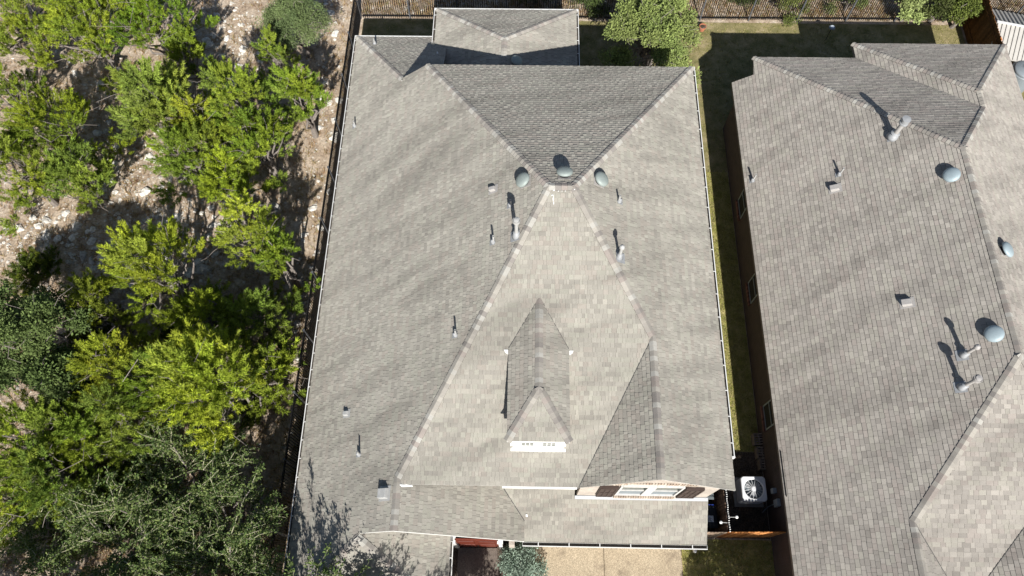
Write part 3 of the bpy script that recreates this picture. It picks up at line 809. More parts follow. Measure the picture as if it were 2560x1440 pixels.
m = MB(); m.box((8.90, 3.55, 1.1), (9.018, 3.80, 1.5)); m.build('meter_box', M['box_metal'], nb_house, bevel=.01)
m = MB(); m.box((8.88, 4.02, 1.0), (9.018, 4.20, 1.25)); m.build('meter_box', M['box_metal'], nb_house, bevel=.01)
m = MB(); m.tube([(8.96, 3.68, 1.1), (8.96, 3.68, .3), (8.80, 3.50, .05)], .018, 6); m.build('conduit', M['box_metal'], nb_house)
m = MB(); q0, q1 = on(1951, 1128, nW_), on(1966, 1242, nW_); up_ = pn(nW_)
m.obox(q0 + up_ * .022, q1 - q0, Vector((.022, 0, .0145)), up_ * .02); m.build('cable', M['black'], nb_house)

# ------------------------------------------------------------------ iron fences
def iron_fence(name, a, b, h, step, label, posts):
    a, b = Vector(a), Vector(b); ln = (b - a).length; ax = (b - a) / ln; per = Vector((-ax.y, ax.x, 0))
    f = empty(name, a, label, 'fence', None)
    pm = MB(); pm.box((-.011, -.011, .06), (.011, .011, h)); pme = pm.mesh('picket', M['black'])
    for z in (.16, h - .16, h - .02):
        r = MB(); r.obox(a + Vector((0, 0, z)) - per * .017, b - a, per * .034, Vector((0, 0, .034))); r.build('rail', M['black'], f)
    for k in range(int(ln / step)):
        o = bpy.data.objects.new('picket', pme); link(o, f); o.location = ax * ((k + .5) * step)
    qm = MB(); qm.box((-.032, -.032, 0), (.032, .032, h + .08)); qm.box((-.04, -.04, h + .08), (.04, .04, h + .1)); qme = qm.mesh('post', M['post'])
    for t in posts:
        o = bpy.data.objects.new('post', qme); link(o, f); o.location = ax * t
    return f
FY = 26.62
iron_fence('iron_fence', (-8.07, FY, 0), (-8.32, -2.0, 0), 1.6, .105, 'long black iron picket fence between the thicket and the gutter side of the house', [0.02 + 2.42 * k for k in range(12)])
iron_fence('iron_fence', (-8.0, FY, 0), (21.0, FY + .12, 0), 1.65, .105, 'black iron picket fence closing off the back lawns from the rocky slope', [2.35 + 2.36 * k for k in range(12)])
iron_fence('iron_fence', (21.3, FY + .12, 0), (28, FY + .3, 0), 1.65, .105, 'short run of black iron fence behind the white metal shed', [2.3, 4.6])

# ------------------------------------------------------------------ wooden fences
def board_fence(name, a, b, h, w, th, tones, label, hv=.03, lean=0.):
    a, b = Vector(a), Vector(b); ln = (b - a).length; ax = (b - a) / ln; per = Vector((-ax.y, ax.x, 0))
    f = empty(name, a, label, 'fence'); n = int(ln / w)
    for z in (.3, h - .35):
        r = MB(); r.obox(a + Vector((0, 0, z)) + per * (th + .003), b - a, per * .04, Vector((0, 0, .09)), random.choice(tones)); r.build('rail', M['wood_attr'], f, attr=True)
    for k in range(n):
        hh = h + random.uniform(-hv, hv); t = random.choice(tones); kk = random.uniform(.75, 1.2)
        o0 = a + ax * (k * ln / n)
        m = MB(); wv = ax * (ln / n - .006); z = Vector((0, 0, 1)); off = per * random.uniform(-.004, .006)
        m.prism([o0 + off, o0 + off + wv, o0 + off + wv + z * (hh - .04), o0 + off + wv * .75 + z * hh, o0 + off + wv * .25 + z * hh, o0 + off + z * (hh - .04)], per * th, tuple(c * kk for c in t))
        m.build('picket', M['wood_attr'], f, attr=True)
    return f
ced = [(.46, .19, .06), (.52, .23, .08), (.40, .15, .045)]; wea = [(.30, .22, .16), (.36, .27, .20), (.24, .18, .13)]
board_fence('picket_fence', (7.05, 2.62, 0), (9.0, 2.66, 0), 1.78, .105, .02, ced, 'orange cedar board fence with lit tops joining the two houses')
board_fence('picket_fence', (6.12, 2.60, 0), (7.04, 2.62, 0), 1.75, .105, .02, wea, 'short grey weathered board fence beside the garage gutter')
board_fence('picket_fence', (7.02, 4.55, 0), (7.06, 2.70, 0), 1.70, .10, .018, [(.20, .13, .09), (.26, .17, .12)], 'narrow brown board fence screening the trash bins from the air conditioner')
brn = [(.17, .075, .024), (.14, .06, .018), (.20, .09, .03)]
board_fence('board_fence', (21.22, 22.0, 0), (21.24, 28.4, 0), 2.05, .145, .022, brn, 'tall dark brown board fence between the back lawn and the white shed')
# white string-light bulbs beside the narrow fence
sl = MB(); pts = [(7.09, 4.5 - 1.85 * k / 26, 1.80 - .03 * math.sin(k * 1.2)) for k in range(27)]; sl.tube(pts, .006, 5)
slo = sl.build('light_string', M['pvc']); tag(slo, 'white light string with small bulbs along the narrow brown fence', 'string light')
for k in range(0, 27):
    m = MB(); p = Vector(pts[k]); m.lathe([(.004, .0), (.02, .016), (.022, .034), (.004, .055)], p - Vector((0, 0, .06)) + Vector((0, 0, .07)), (0, 0, 1), 8); m.build('bulb', M['globe'], slo)
for dx, y, nm in ((.30, 3.12, 'white flood lamp on a bracket reaching toward the air conditioner'), (-.25, 2.94, 'white flood lamp on a bracket reaching over the trash bins')):
    l = empty('flood_lamp', (7.06, y, 1.74), nm, 'lamp')
    m = MB(); m.tube([(7.06, y, 1.74), (7.06 + dx, y, 1.80)], .012, 6); m.build('bracket', M['pvc'], l)
    m = MB(); m.lathe([(.02, -.05), (.045, -.02), (.055, .03), (.03, .06)], (7.06 + dx, y, 1.82), (0, 0, 1), 14); m.build('lamp_head', M['globe'], l, smooth=True)

# ------------------------------------------------------------------ air conditioner
ac0 = at(1885, 1222, .86)
ac = empty('air_conditioner', (ac0.x, ac0.y, 0), 'white square outdoor air conditioner with a round fan grille between the houses', 'air conditioner')
def rrect(cx, cy, w, d, r, n=6):
    out = []
    for sx_, sy_, a0 in ((1, 1, 0), (-1, 1, 90), (-1, -1, 180), (1, -1, 270)):
        for k in range(n + 1):
            a = math.radians(a0 + 90 * k / n); out.append((cx + sx_ * (w / 2 - r) + r * math.cos(a), cy + sy_ * (d / 2 - r) + r * math.sin(a)))
    res = []
    for i, p in enumerate(out):
        q = out[(i + 1) % len(out)]; L = math.hypot(q[0] - p[0], q[1] - p[1]); k = max(1, int(L / .06))
        res += [(p[0] + (q[0] - p[0]) * j / k, p[1] + (q[1] - p[1]) * j / k) for j in range(k)]
    return res
cx, cy = ac0.x, ac0.y
m = MB(); m.box((cx - .52, cy - .52, .0), (cx + .52, cy + .52, .08)); m.build('pad', M['concrete'], ac)
m = MB(); m.prism([(x, y, .08) for x, y in rrect(cx, cy, .82, .82, .10)], (0, 0, .56)); m.build('cabinet', M['ac_dark'], ac)
for k in range(14):
    m = MB(); rr = rrect(cx, cy, .845, .845, .10, 4); z = .11 + k * .046
    ri = rrect(cx, cy, .80, .80, .09, 4); n = len(rr)
    vs = [(x, y, z) for x, y in rr] + [(x, y, z + .018) for x, y in rr] + [(x, y, z) for x, y in ri] + [(x, y, z + .018) for x, y in ri]
    fs = []
    for i in range(n):
        j = (i + 1) % n; fs += [(i, j, n + j, n + i), (n + i, n + j, 3 * n + j, 3 * n + i), (2 * n + i, 2 * n + j, j, i)]
    m.add(vs, fs); m.build('louver', M['ac'], ac)
# top cover with a round opening
rr = rrect(cx, cy, .87, .87, .11, 7); n = len(rr); ci = []
for x, y in rr:
    a = math.atan2(y - cy, x - cx); ci.append((cx + .335 * math.cos(a), cy + .335 * math.sin(a)))
vs = [(x, y, .78) for x, y in rr] + [(x, y, .85) for x, y in rr] + [(cx + (x - cx) * .955, cy + (y - cy) * .955, .875) for x, y in rr] + [(cx + (x - cx) * 1.06, cy + (y - cy) * 1.06, .872) for x, y in ci] + [(x, y, .85) for x, y in ci] + [(x, y, .76) for x, y in ci]
fs = []
for lv in range(5):
    for i in range(n): j = (i + 1) % n; fs.append((lv * n + i, lv * n + j, lv * n + n + j, lv * n + n + i))
m = MB(); m.add(vs, fs); m.build('top_cover', M['ac'], ac)
m = MB(); m.lathe([(.36, .645), (.36, .65)], (cx, cy, 0), (0, 0, 1), 32); m.build('fan_well', M['tank'], ac)
for k in range(3):
    m = MB(); a = math.radians(25 + 120 * k); r0, r1 = .07, .30; vs = []
    for r in (r0, r1):
        for da, z in ((-.42 if r > .1 else -.5, .745), (.42 if r > .1 else .5, .80)): vs.append((cx + r * math.cos(a + da), cy + r * math.sin(a + da), z))
    m.add(vs + [(x, y, z - .006) for x, y, z in vs], [(0, 1, 3, 2), (4, 6, 7, 5), (0, 2, 6, 4), (1, 5, 7, 3), (2, 3, 7, 6)]); m.build('fan_blade', M['ac_blade'], ac)
m = MB(); m.lathe([(.085, .78), (.09, .87), (.075, .895), (.01, .90)], (cx, cy, 0), (0, 0, 1), 20); m.build('fan_hub', M['ac'], ac)
for k in range(16):
    a = 2 * math.pi * k / 16 + .2
    m = MB(); m.tube([(cx + .08 * math.cos(a), cy + .08 * math.sin(a), .885), (cx + .345 * math.cos(a), cy + .345 * math.sin(a), .872)], .007, 5); m.build('grille_bar', M['ac'], ac)

# ------------------------------------------------------------------ trash bins
def bin_(x, y, body, lid, label, sticker):
    t = empty('trash_bin', (x, y, 0), label, 'trash bin')
    m = MB(); vs = []
    for z, w, d in ((.06, .46, .52), (.98, .58, .70)): vs += [(x - w / 2, y - d / 2, z), (x + w / 2, y - d / 2, z), (x + w / 2, y + d / 2, z), (x - w / 2, y + d / 2, z)]
    m.add(vs, [(0, 3, 2, 1), (4, 5, 6, 7), (0, 1, 5, 4), (1, 2, 6, 5), (2, 3, 7, 6), (3, 0, 4, 7)]); m.build('body', M[body], t, bevel=.03)
    m = MB(); m.box((x - .31, y - .37, .985), (x + .31, y + .36, 1.03)); m.box((x - .24, y - .28, 1.031), (x + .24, y + .26, 1.055)); lo = m.build('lid', M[lid], t, bevel=.015)
    for k in (-1, 0, 1): m = MB(); m.box((x - .22, y + k * .14 - .012, 1.056), (x + .22, y + k * .14 + .012, 1.068)); m.build('rib', M[lid], lo)
    m = MB(); m.tube([(x - .22, y + .42, .97), (x + .22, y + .42, .97)], .018, 8); m.box((x - .24, y + .35, .95), (x - .2, y + .43, .99)); m.box((x + .2, y + .35, .95), (x + .24, y + .43, .99)); m.build('handle', M['bin_blue' if sticker else lid], t)
    for s in (-1, 1): m = MB(); m.lathe([(.11, -.03), (.11, .03)], (x + s * .27, y + .26, .115), (1, 0, 0), 16); m.build('wheel', M['black'], t)
    if sticker:
        m = MB(); m.box((x - .16, y - .17, 1.0695), (x + .17, y + .04, 1.0715)); st = m.build('sticker', M['label'], lo)
        for k in range(4): m = MB(); m.box((x - .13 + .01 * k, y - .14 + k * .042, 1.072), (x + .10 - .03 * (k % 2), y - .125 + k * .042, 1.073)); m.build('print_line', M['bin_black'], lo)
bin_(6.55, 3.62 + .55, 'bin_grey', 'bin_grey', 'grey ribbed-lid trash bin standing behind the black one', False)
bin_(6.60, 3.20, 'bin_black', 'bin_black', 'black trash bin with a pale sticker on its lid and blue handle', True)

# ------------------------------------------------------------------ stacked pallets beside the neighbour's wall
for k, (u, v, ang, lab) in enumerate(((1897, 1098, .05, 'weathered slatted crate lying nearest the wall window'), (1905, 1132, .0, 'weathered slatted crate in the middle of the row by the brick wall'), (1912, 1160, -.04, 'weathered slatted crate lying nearest the air conditioner'))):
    p = at(u, v, .3); c = empty('slatted_crate', (p.x, p.y, 0), lab, 'crate'); w, d = .40, .42
    for j in range(5): m = MB(); m.box((p.x - w / 2, p.y - d / 2 + j * .095, .34), (p.x + w / 2, p.y - d / 2 + j * .095 + .045, .36), rz=ang); m.build('slat', M['grey_wood'], c)
    for j in (-1, 0, 1): m = MB(); m.box((p.x + j * .17 - .025, p.y - d / 2, .30), (p.x + j * .17 + .025, p.y + d / 2, .338), rz=ang); m.build('bearer', M['grey_wood'], c)
    m = MB()
    for sx_ in (-1, 1): m.box((p.x + sx_ * (w / 2 - .02) - .015, p.y - d / 2 + .01, .02), (p.x + sx_ * (w / 2 - .02) + .015, p.y + d / 2 - .01, .298))
    for sy_ in (-1, 1): m.box((p.x - w / 2 + .036, p.y + sy_ * (d / 2 - .03) - .012, .02), (p.x + w / 2 - .036, p.y + sy_ * (d / 2 - .03) + .012, .297))
    m.build('side', M['grey_wood'], c)

# ------------------------------------------------------------------ small yard things
def pot(u, v, r, label):
    p = at(u, v, .25); t = empty('plant_pot', (p.x, p.y, 0), label, 'pot')
    m = MB(); m.lathe([(r * .62, .02), (r * .92, .24), (r, .245), (r * 1.02, .30), (r * .86, .30), (r * .84, .25)], p * 1 - Vector((0, 0, .25)), (0, 0, 1), 24); m.build('pot_body', M['terracotta'], t, smooth=False)
    m = MB(); m.lathe([(r * .83, .245), (r * .83, .255), (.01, .265)], p - Vector((0, 0, .25)), (0, 0, 1), 20); m.build('soil', M['soil'], t)
pot(1757, 67, .17, 'round terracotta pot on the lawn by the back fence')
p = at(2063, 101, 0)
t = empty('path_light', (p.x, p.y, 0), 'thin pole garden light with a pale disc top on the shaded lawn', 'garden light')
m = MB(); m.tube([(p.x, p.y, 0), (p.x, p.y, .84)], .013, 8); m.build('pole', M['black'], t)
m = MB(); m.lathe([(.03, .82), (.145, .84), (.15, .86), (.13, .885), (.01, .90)], p, (0, 0, 1), 24); m.build('disc_head', M['tank'], t)
m = MB(); m.lathe([(.09, .898), (.085, .908), (.01, .912)], p, (0, 0, 1), 20); m.build('glass_top', M['label'], t)
p = at(1737, 1377, .45)
t = empty('globe_light', (p.x, p.y, 0), 'small white globe light on a stake by the garage corner', 'garden light')
m = MB(); m.tube([(p.x, p.y, 0), (p.x, p.y, .42)], .012, 6); m.build('stake', M['black'], t)
m = MB(); m.lathe([(.02, .40), (.06, .425), (.075, .47), (.06, .515), (.02, .54)], (p.x, p.y, 0), (0, 0, 1), 18); m.build('globe', M['globe'], t, smooth=True)
p = at(2499, 98, 1.6)
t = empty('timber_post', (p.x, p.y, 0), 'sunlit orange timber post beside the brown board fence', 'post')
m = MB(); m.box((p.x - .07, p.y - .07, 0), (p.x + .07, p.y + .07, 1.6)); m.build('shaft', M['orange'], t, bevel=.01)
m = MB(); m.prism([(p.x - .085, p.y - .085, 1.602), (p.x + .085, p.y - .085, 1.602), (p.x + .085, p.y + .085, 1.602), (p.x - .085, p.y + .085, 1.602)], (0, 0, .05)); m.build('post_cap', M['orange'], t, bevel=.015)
# white metal shed
sc_ = at(2492, 56, 1.85) + Vector((1.7 * math.cos(math.radians(-14)), 1.7 * math.sin(math.radians(-14)), 0)); sh = empty('metal_shed', (sc_.x, sc_.y, 0), 'white ribbed metal shed roof beyond the brown board fence', 'shed')
rz = math.radians(-14); ca, sa_ = math.cos(rz), math.sin(rz)
def shp(x, y, z): return Vector((sc_.x + x * ca - y * sa_, sc_.y + x * sa_ + y * ca, z))
wd, ln_, hz, rz_h = 1.45, 1.7, 1.25, 1.85
m = MB(); m.prism([shp(-ln_ + .15, -wd + .15, 0), shp(ln_ - .15, -wd + .15, 0), shp(ln_ - .15, wd - .15, 0), shp(-ln_ + .15, wd - .15, 0)], (0, 0, 1.2)); m.build('wall', M['metalroof'], sh)
for s in (-1, 1):
    m = MB(); m.add([shp(-ln_, 0, rz_h), shp(ln_, 0, rz_h), shp(ln_, s * wd, hz), shp(-ln_, s * wd, hz), shp(-ln_, 0, rz_h - .03), shp(ln_, 0, rz_h - .03), shp(ln_, s * wd, hz - .03), shp(-ln_, s * wd, hz - .03)], [(0, 3, 2, 1), (4, 5, 6, 7), (3, 7, 6, 2), (0, 4, 7, 3), (1, 2, 6, 5)]); rp = m.build('roof_panel', M['metalroof'], sh)
    for k in range(18):
        x = -ln_ + .05 + k * .194
        m = MB(); a, b = shp(x, s * .03, rz_h + .002), shp(x, s * (wd - .01), hz + .004); m.obox(a, b - a, shp(x + .07, s * .03, rz_h + .002) - a, Vector((0, 0, .045))); m.build('rib', M['metalroof'], rp)
m = MB(); m.obox(shp(-ln_ - .01, -.06, rz_h + .05), shp(ln_, -.06, rz_h) - shp(-ln_, -.06, rz_h), shp(0, .12, 0) - shp(0, 0, 0), Vector((0, 0, .02))); m.build('roof_ridge', M['white'], sh)
p = at(2566, 172, 1.3); t = empty('water_tank', (p.x, p.y, 0), 'round grey domed tank beside the neighbour roof edge', 'tank')
m = MB(); m.lathe([(.55, 0), (.58, .1), (.58, 1.2), (.55, 1.24)], (p.x, p.y, 0), (0, 0, 1), 36); m.build('tank_body', M['tank'], t)
m = MB(); m.lathe([(.545, 1.241), (.45, 1.32), (.25, 1.38), (.12, 1.40), (.12, 1.44), (.01, 1.445)], (p.x, p.y, 0), (0, 0, 1), 36); m.build('tank_top', M['tank'], t, smooth=True)

# ------------------------------------------------------------------ foliage
def frame_from(d):
    d = d / np.linalg.norm(d, axis=1, keepdims=True)
    r = RNG.normal(size=d.shape); a = np.cross(d, r); a /= np.linalg.norm(a, axis=1, keepdims=True)
    return a, np.cross(d, a), d
def plume_proto(n, width, sprig, wid, fan):
    """feathery juniper spray along +z, length 1: thin sprigs leaving an axis"""
    t = RNG.random(n) ** .8; ph = RNG.random(n) * 2 * np.pi
    rad = width * (1.05 - t) ** .7 * (.35 + .65 * RNG.random(n)); z = t * .9
    out = np.stack([np.cos(ph), np.sin(ph), np.zeros(n)], 1)
    base = out * (rad * .45)[:, None]; base[:, 2] = z
    d = out * fan + np.array([0, 0, 1.0]) + RNG.normal(size=(n, 3)) * .35
    d /= np.linalg.norm(d, axis=1, keepdims=True)
    sd = np.cross(d, RNG.normal(size=(n, 3))); sd /= np.linalg.norm(sd, axis=1, keepdims=True)
    L = sprig * (.7 + .6 * RNG.random(n)); w = wid * (.7 + .6 * RNG.random(n))
    a = base - sd * (w * .5)[:, None]; b = base + sd * (w * .5)[:, None]; c = base + d * L[:, None] + sd * (RNG.normal(size=n) * w * .3)[:, None]
    return np.stack([a, b, c], 1)                     # n,3,3
PLUMES = [plume_proto(92, .31, .19, .049, .85) for _ in range(8)]
FEATHERS = [plume_proto(92, .21, .18, .043, .65) for _ in range(8)]
def leaf_proto(n, size):
    """clump of broad leaves in a unit ball, two triangles each"""
    d = RNG.normal(size=(n, 3)); d /= np.linalg.norm(d, axis=1, keepdims=True)
    p = d * (RNG.random(n) ** .5)[:, None]
    f = d + RNG.normal(size=(n, 3)) * .8 + np.array([0, 0, .5]); f /= np.linalg.norm(f, axis=1, keepdims=True)
    s = np.cross(f, RNG.normal(size=(n, 3))); s /= np.linalg.norm(s, axis=1, keepdims=True)
    L = (size * (.7 + .6 * RNG.random(n)))[:, None]
    a = p; b = p + f * L * .5 + s * L * .28; c = p + f * L; e = p + f * L * .5 - s * L * .28
    return np.concatenate([np.stack([a, b, c], 1), np.stack([a, c, e], 1)], 0)
CLUMPS = [leaf_proto(60, .42) for _ in range(6)]
FINE = [leaf_proto(80, .22) for _ in range(6)]
def scatter(protos, pos, dirs, scale, cols, jitter=.16):
    V = []; C = []
    a, b, d = frame_from(dirs); which = RNG.integers(0, len(protos), len(pos))
    for k in range(len(protos)):
        i = np.where(which == k)[0]
        if not len(i): continue
        P = protos[k]
        R = np.stack([a[i], b[i], d[i]], 2) * scale[i][:, None, None]
        W = np.einsum('fvc,nrc->nfvr', P, R) + pos[i][:, None, None, :]
        V.append(W.reshape(-1, 3))
        cc = cols[i][:, None, :] * (1 + RNG.normal(size=(len(i), len(P), 1)) * jitter)
        C.append(np.repeat(np.clip(cc, .004, .9).reshape(-1, 3), 3, 0))
    return np.concatenate(V), np.concatenate(C)
def branch(p0, p1, n=5, wob=.12, sag=0.):
    p0, p1 = Vector(p0), Vector(p1); ln = (p1 - p0).length; out = []
    for k in range(n):
        t = k / (n - 1); p = p0.lerp(p1, t)
        if 0 < k < n - 1: p = p + Vector((random.gauss(0, wob), random.gauss(0, wob), random.gauss(0, wob) * .5)) * ln * .5
        p.z += sag * math.sin(math.pi * t) * ln
        out.append(p)
    return out
PAL_J = np.array([(.275, .335, .026), (.21, .295, .028), (.335, .38, .036), (.16, .24, .032), (.25, .31, .055)])
def tree(name, base, h, r, label, style='juniper', group=None, tone=1., dens=1., pal=None, shift=(0, 0), bare=.5, low=.22, lobek=.92, rough=.5):
    x, y = base[0], base[1]; t = empty(name, (x, y, 0), label, 'tree' if name.endswith('tree') else 'shrub', group)
    pal = PAL_J if pal is None else np.array(pal)
    hue = pal[random.randrange(len(pal))] * np.array([random.uniform(.82, 1.08), 1., random.uniform(.8, 1.4)])
    psz = random.uniform(.8, 1.2)
    # boughs: each carries one lobe of the crown
    nl = int(max(6, int(10 + r * 6)) / lobek ** 1.4); lobes = []
    for k in range(nl):
        f = (k + .5) / nl; ang = k * 2.39996 + random.uniform(-.35, .35)
        rr = r * math.sqrt(f) * random.uniform(1 - rough, 1 + .45 * rough)
        zz = h * (low + (1 - low) * (1 - min(1, rr / (r * 1.12)) ** 1.7) * random.uniform(1 - .75 * rough, 1.0 + .2 * rough))
        lobes.append((Vector((x + shift[0] + rr * math.cos(ang), y + shift[1] + rr * math.sin(ang), zz)), r * random.uniform(.15, .38) * lobek))
    tr = MB(); wob = Vector((x + shift[0] * .4, y + shift[1] * .4, h * .55))
    stem = branch((x, y, -.05), wob, 5, .06); r0 = .045 * h ** .5 + .03
    tr.tube(stem, [r0 * (1.25 - .8 * k / 4) for k in range(5)], 8)
    for c, lr in lobes:
        s = stem[random.randint(1, 4)]
        tr.tube(branch(s, c, 5, .13), [r0 * .5, r0 * .4, r0 * .3, r0 * .2, .012], 6)
        for _ in range(int(2 + 5 * bare)):
            e = c + Vector((random.gauss(0, 1), random.gauss(0, 1), random.gauss(.25, .7))) * lr * 1.15
            tr.tube(branch(c, e, 4, .2), [.016, .013, .010, .006], 3)
    tr.build('trunk', M['bark'], t)
    pos = []; dirs = []; sc = []; cols = []
    for c, lr in lobes:
        n = int(27 * dens * (lr / .55) ** 1.6) + 7
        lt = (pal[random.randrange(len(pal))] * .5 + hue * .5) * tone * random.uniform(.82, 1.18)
        out = np.array([c.x - x - shift[0], c.y - y - shift[1], .0]); no = np.linalg.norm(out) + 1e-6
        d = RNG.normal(size=(n, 3)); d /= np.linalg.norm(d, axis=1, keepdims=True); d[:, 2] = np.abs(d[:, 2]) * .9 + d[:, 2] * .1
        if style == 'oak' or style == 'fine':
            p = np.array(c) + d * (lr * 1.15 * RNG.random((n, 1)) ** .45) * np.array([1, 1, .75])
            dirs.append(d + np.array([0, 0, .3])); sc.append(RNG.uniform(.16, .30, n) * (1.0 if style == 'oak' else 1.15))
        else:
            dd = d * .8 + out / no * .55 * min(1, no / r * 1.4) + np.array([0, 0, .75])
            p = np.array(c) + d * (lr * RNG.random((n, 1)) ** .5) * np.array([1, 1, .8]) - np.array([0, 0, lr * .2])
            dirs.append(dd); sc.append(RNG.uniform(.34, .62, n) * (1.25 if style == 'feather' else 1.) * psz)
        pos.append(p); cols.append(lt * RNG.uniform(.8, 1.2, (n, 1)))
    pos, dirs, sc, cols = map(np.concatenate, (pos, dirs, sc, cols))
    protos = {'juniper': PLUMES, 'feather': FEATHERS, 'oak': CLUMPS, 'fine': FINE}[style]
    V, C = scatter(protos, pos, dirs, sc, cols)
    link(bpy.data.objects.new('crown', np_mesh('crown', V, 3, M['leaf'], C)), t).location = (-x, -y, 0)
    return t
def shoot_tree(name, base, h, r, label, shoots=70, group=None, tone=1., leafy=1., shift=(0, 0), cat='tree', flat=.55):
    """open thorny tree: long pale arching shoots with small leaves"""
    x, y = base; t = empty(name, (x, y, 0), label, cat, group)
    br = MB(); tw = MB(); P = []; D = []
    stem = branch((x, y, -.05), (x + shift[0] * .4, y + shift[1] * .4, h * .42), 4, .08); br.tube(stem, [.10, .085, .07, .06], 8)
    limbs = []
    for k in range(9):
        a = k * 2.39996 + random.uniform(-.3, .3); rr = r * random.uniform(.35, .7)
        e = Vector((x + shift[0] + rr * math.cos(a), y + shift[1] + rr * math.sin(a), h * random.uniform(.62, .85)))
        pts = branch(stem[random.randint(1, 3)], e, 6, .14); limbs.append(pts); br.tube(pts, [.055, .045, .038, .03, .024, .018], 6)
    for k in range(shoots):
        pts0 = random.choice(limbs); s = pts0[random.randint(2, 5)]
        a = math.atan2(s.y - y - shift[1], s.x - x - shift[0]) + random.gauss(0, .9); ln = r * random.uniform(.35, .75)
        e = s + Vector((math.cos(a) * ln, math.sin(a) * ln, random.uniform(-.05, flat) * ln))
        pts = branch(s, e, 7, .07, .10); tw.tube(pts, [.016, .014, .012, .010, .008, .007, .005], 4)
        for j in range(int(34 * leafy)):
            u = random.uniform(.05, 1) * 6; i = min(5, int(u)); p = pts[i].lerp(pts[i + 1], u - i)
            P.append(p + Vector((random.gauss(0, .05), random.gauss(0, .05), random.gauss(0, .04))))
            D.append(Vector((random.gauss(0, 1), random.gauss(0, 1), random.gauss(.5, .6))))
        for j in range(3):                      # side spurs
            q = pts[random.randint(1, 5)]; e2 = q + Vector((random.gauss(0, .16), random.gauss(0, .16), random.gauss(.05, .1))); tw.tube([q, q.lerp(e2, .5), e2], [.008, .006, .004], 3)
            for _ in range(int(10 * leafy)): P.append(q.lerp(e2, random.random()) + Vector((random.gauss(0, .035), random.gauss(0, .035), random.gauss(0, .03)))); D.append(Vector((random.gauss(0, 1), random.gauss(0, 1), .6)))
    br.build('trunk', M['bark'], t); tw.build('shoots', M['twig'], t)
    P = np.array([tuple(p) for p in P]); D = np.array([tuple(d) for d in D])
    pal = np.array([(.14, .19, .058), (.10, .155, .046), (.19, .235, .078), (.08, .125, .04)]) * tone
    n = len(P); f = D / np.linalg.norm(D, axis=1, keepdims=True); s = np.cross(f, RNG.normal(size=(n, 3))); s /= np.linalg.norm(s, axis=1, keepdims=True)
    L = RNG.uniform(.055, .12, n)[:, None]
    V = np.stack([P, P + f * L * .5 + s * L * .26, P + f * L, P, P + f * L, P + f * L * .5 - s * L * .26], 1).reshape(-1, 3)
    C = np.repeat(pal[RNG.integers(0, 4, n)] * RNG.uniform(.75, 1.25, (n, 1)), 6, 0)
    link(bpy.data.objects.new('crown', np_mesh('crown', V, 3, M['leaf'], C)), t).location = (-x, -y, 0)
    return t
def tp(u, v, h, k=.6):
    p = at(u, v, h * k); return p.x, p.y
GJ = 'junipers of the thicket'
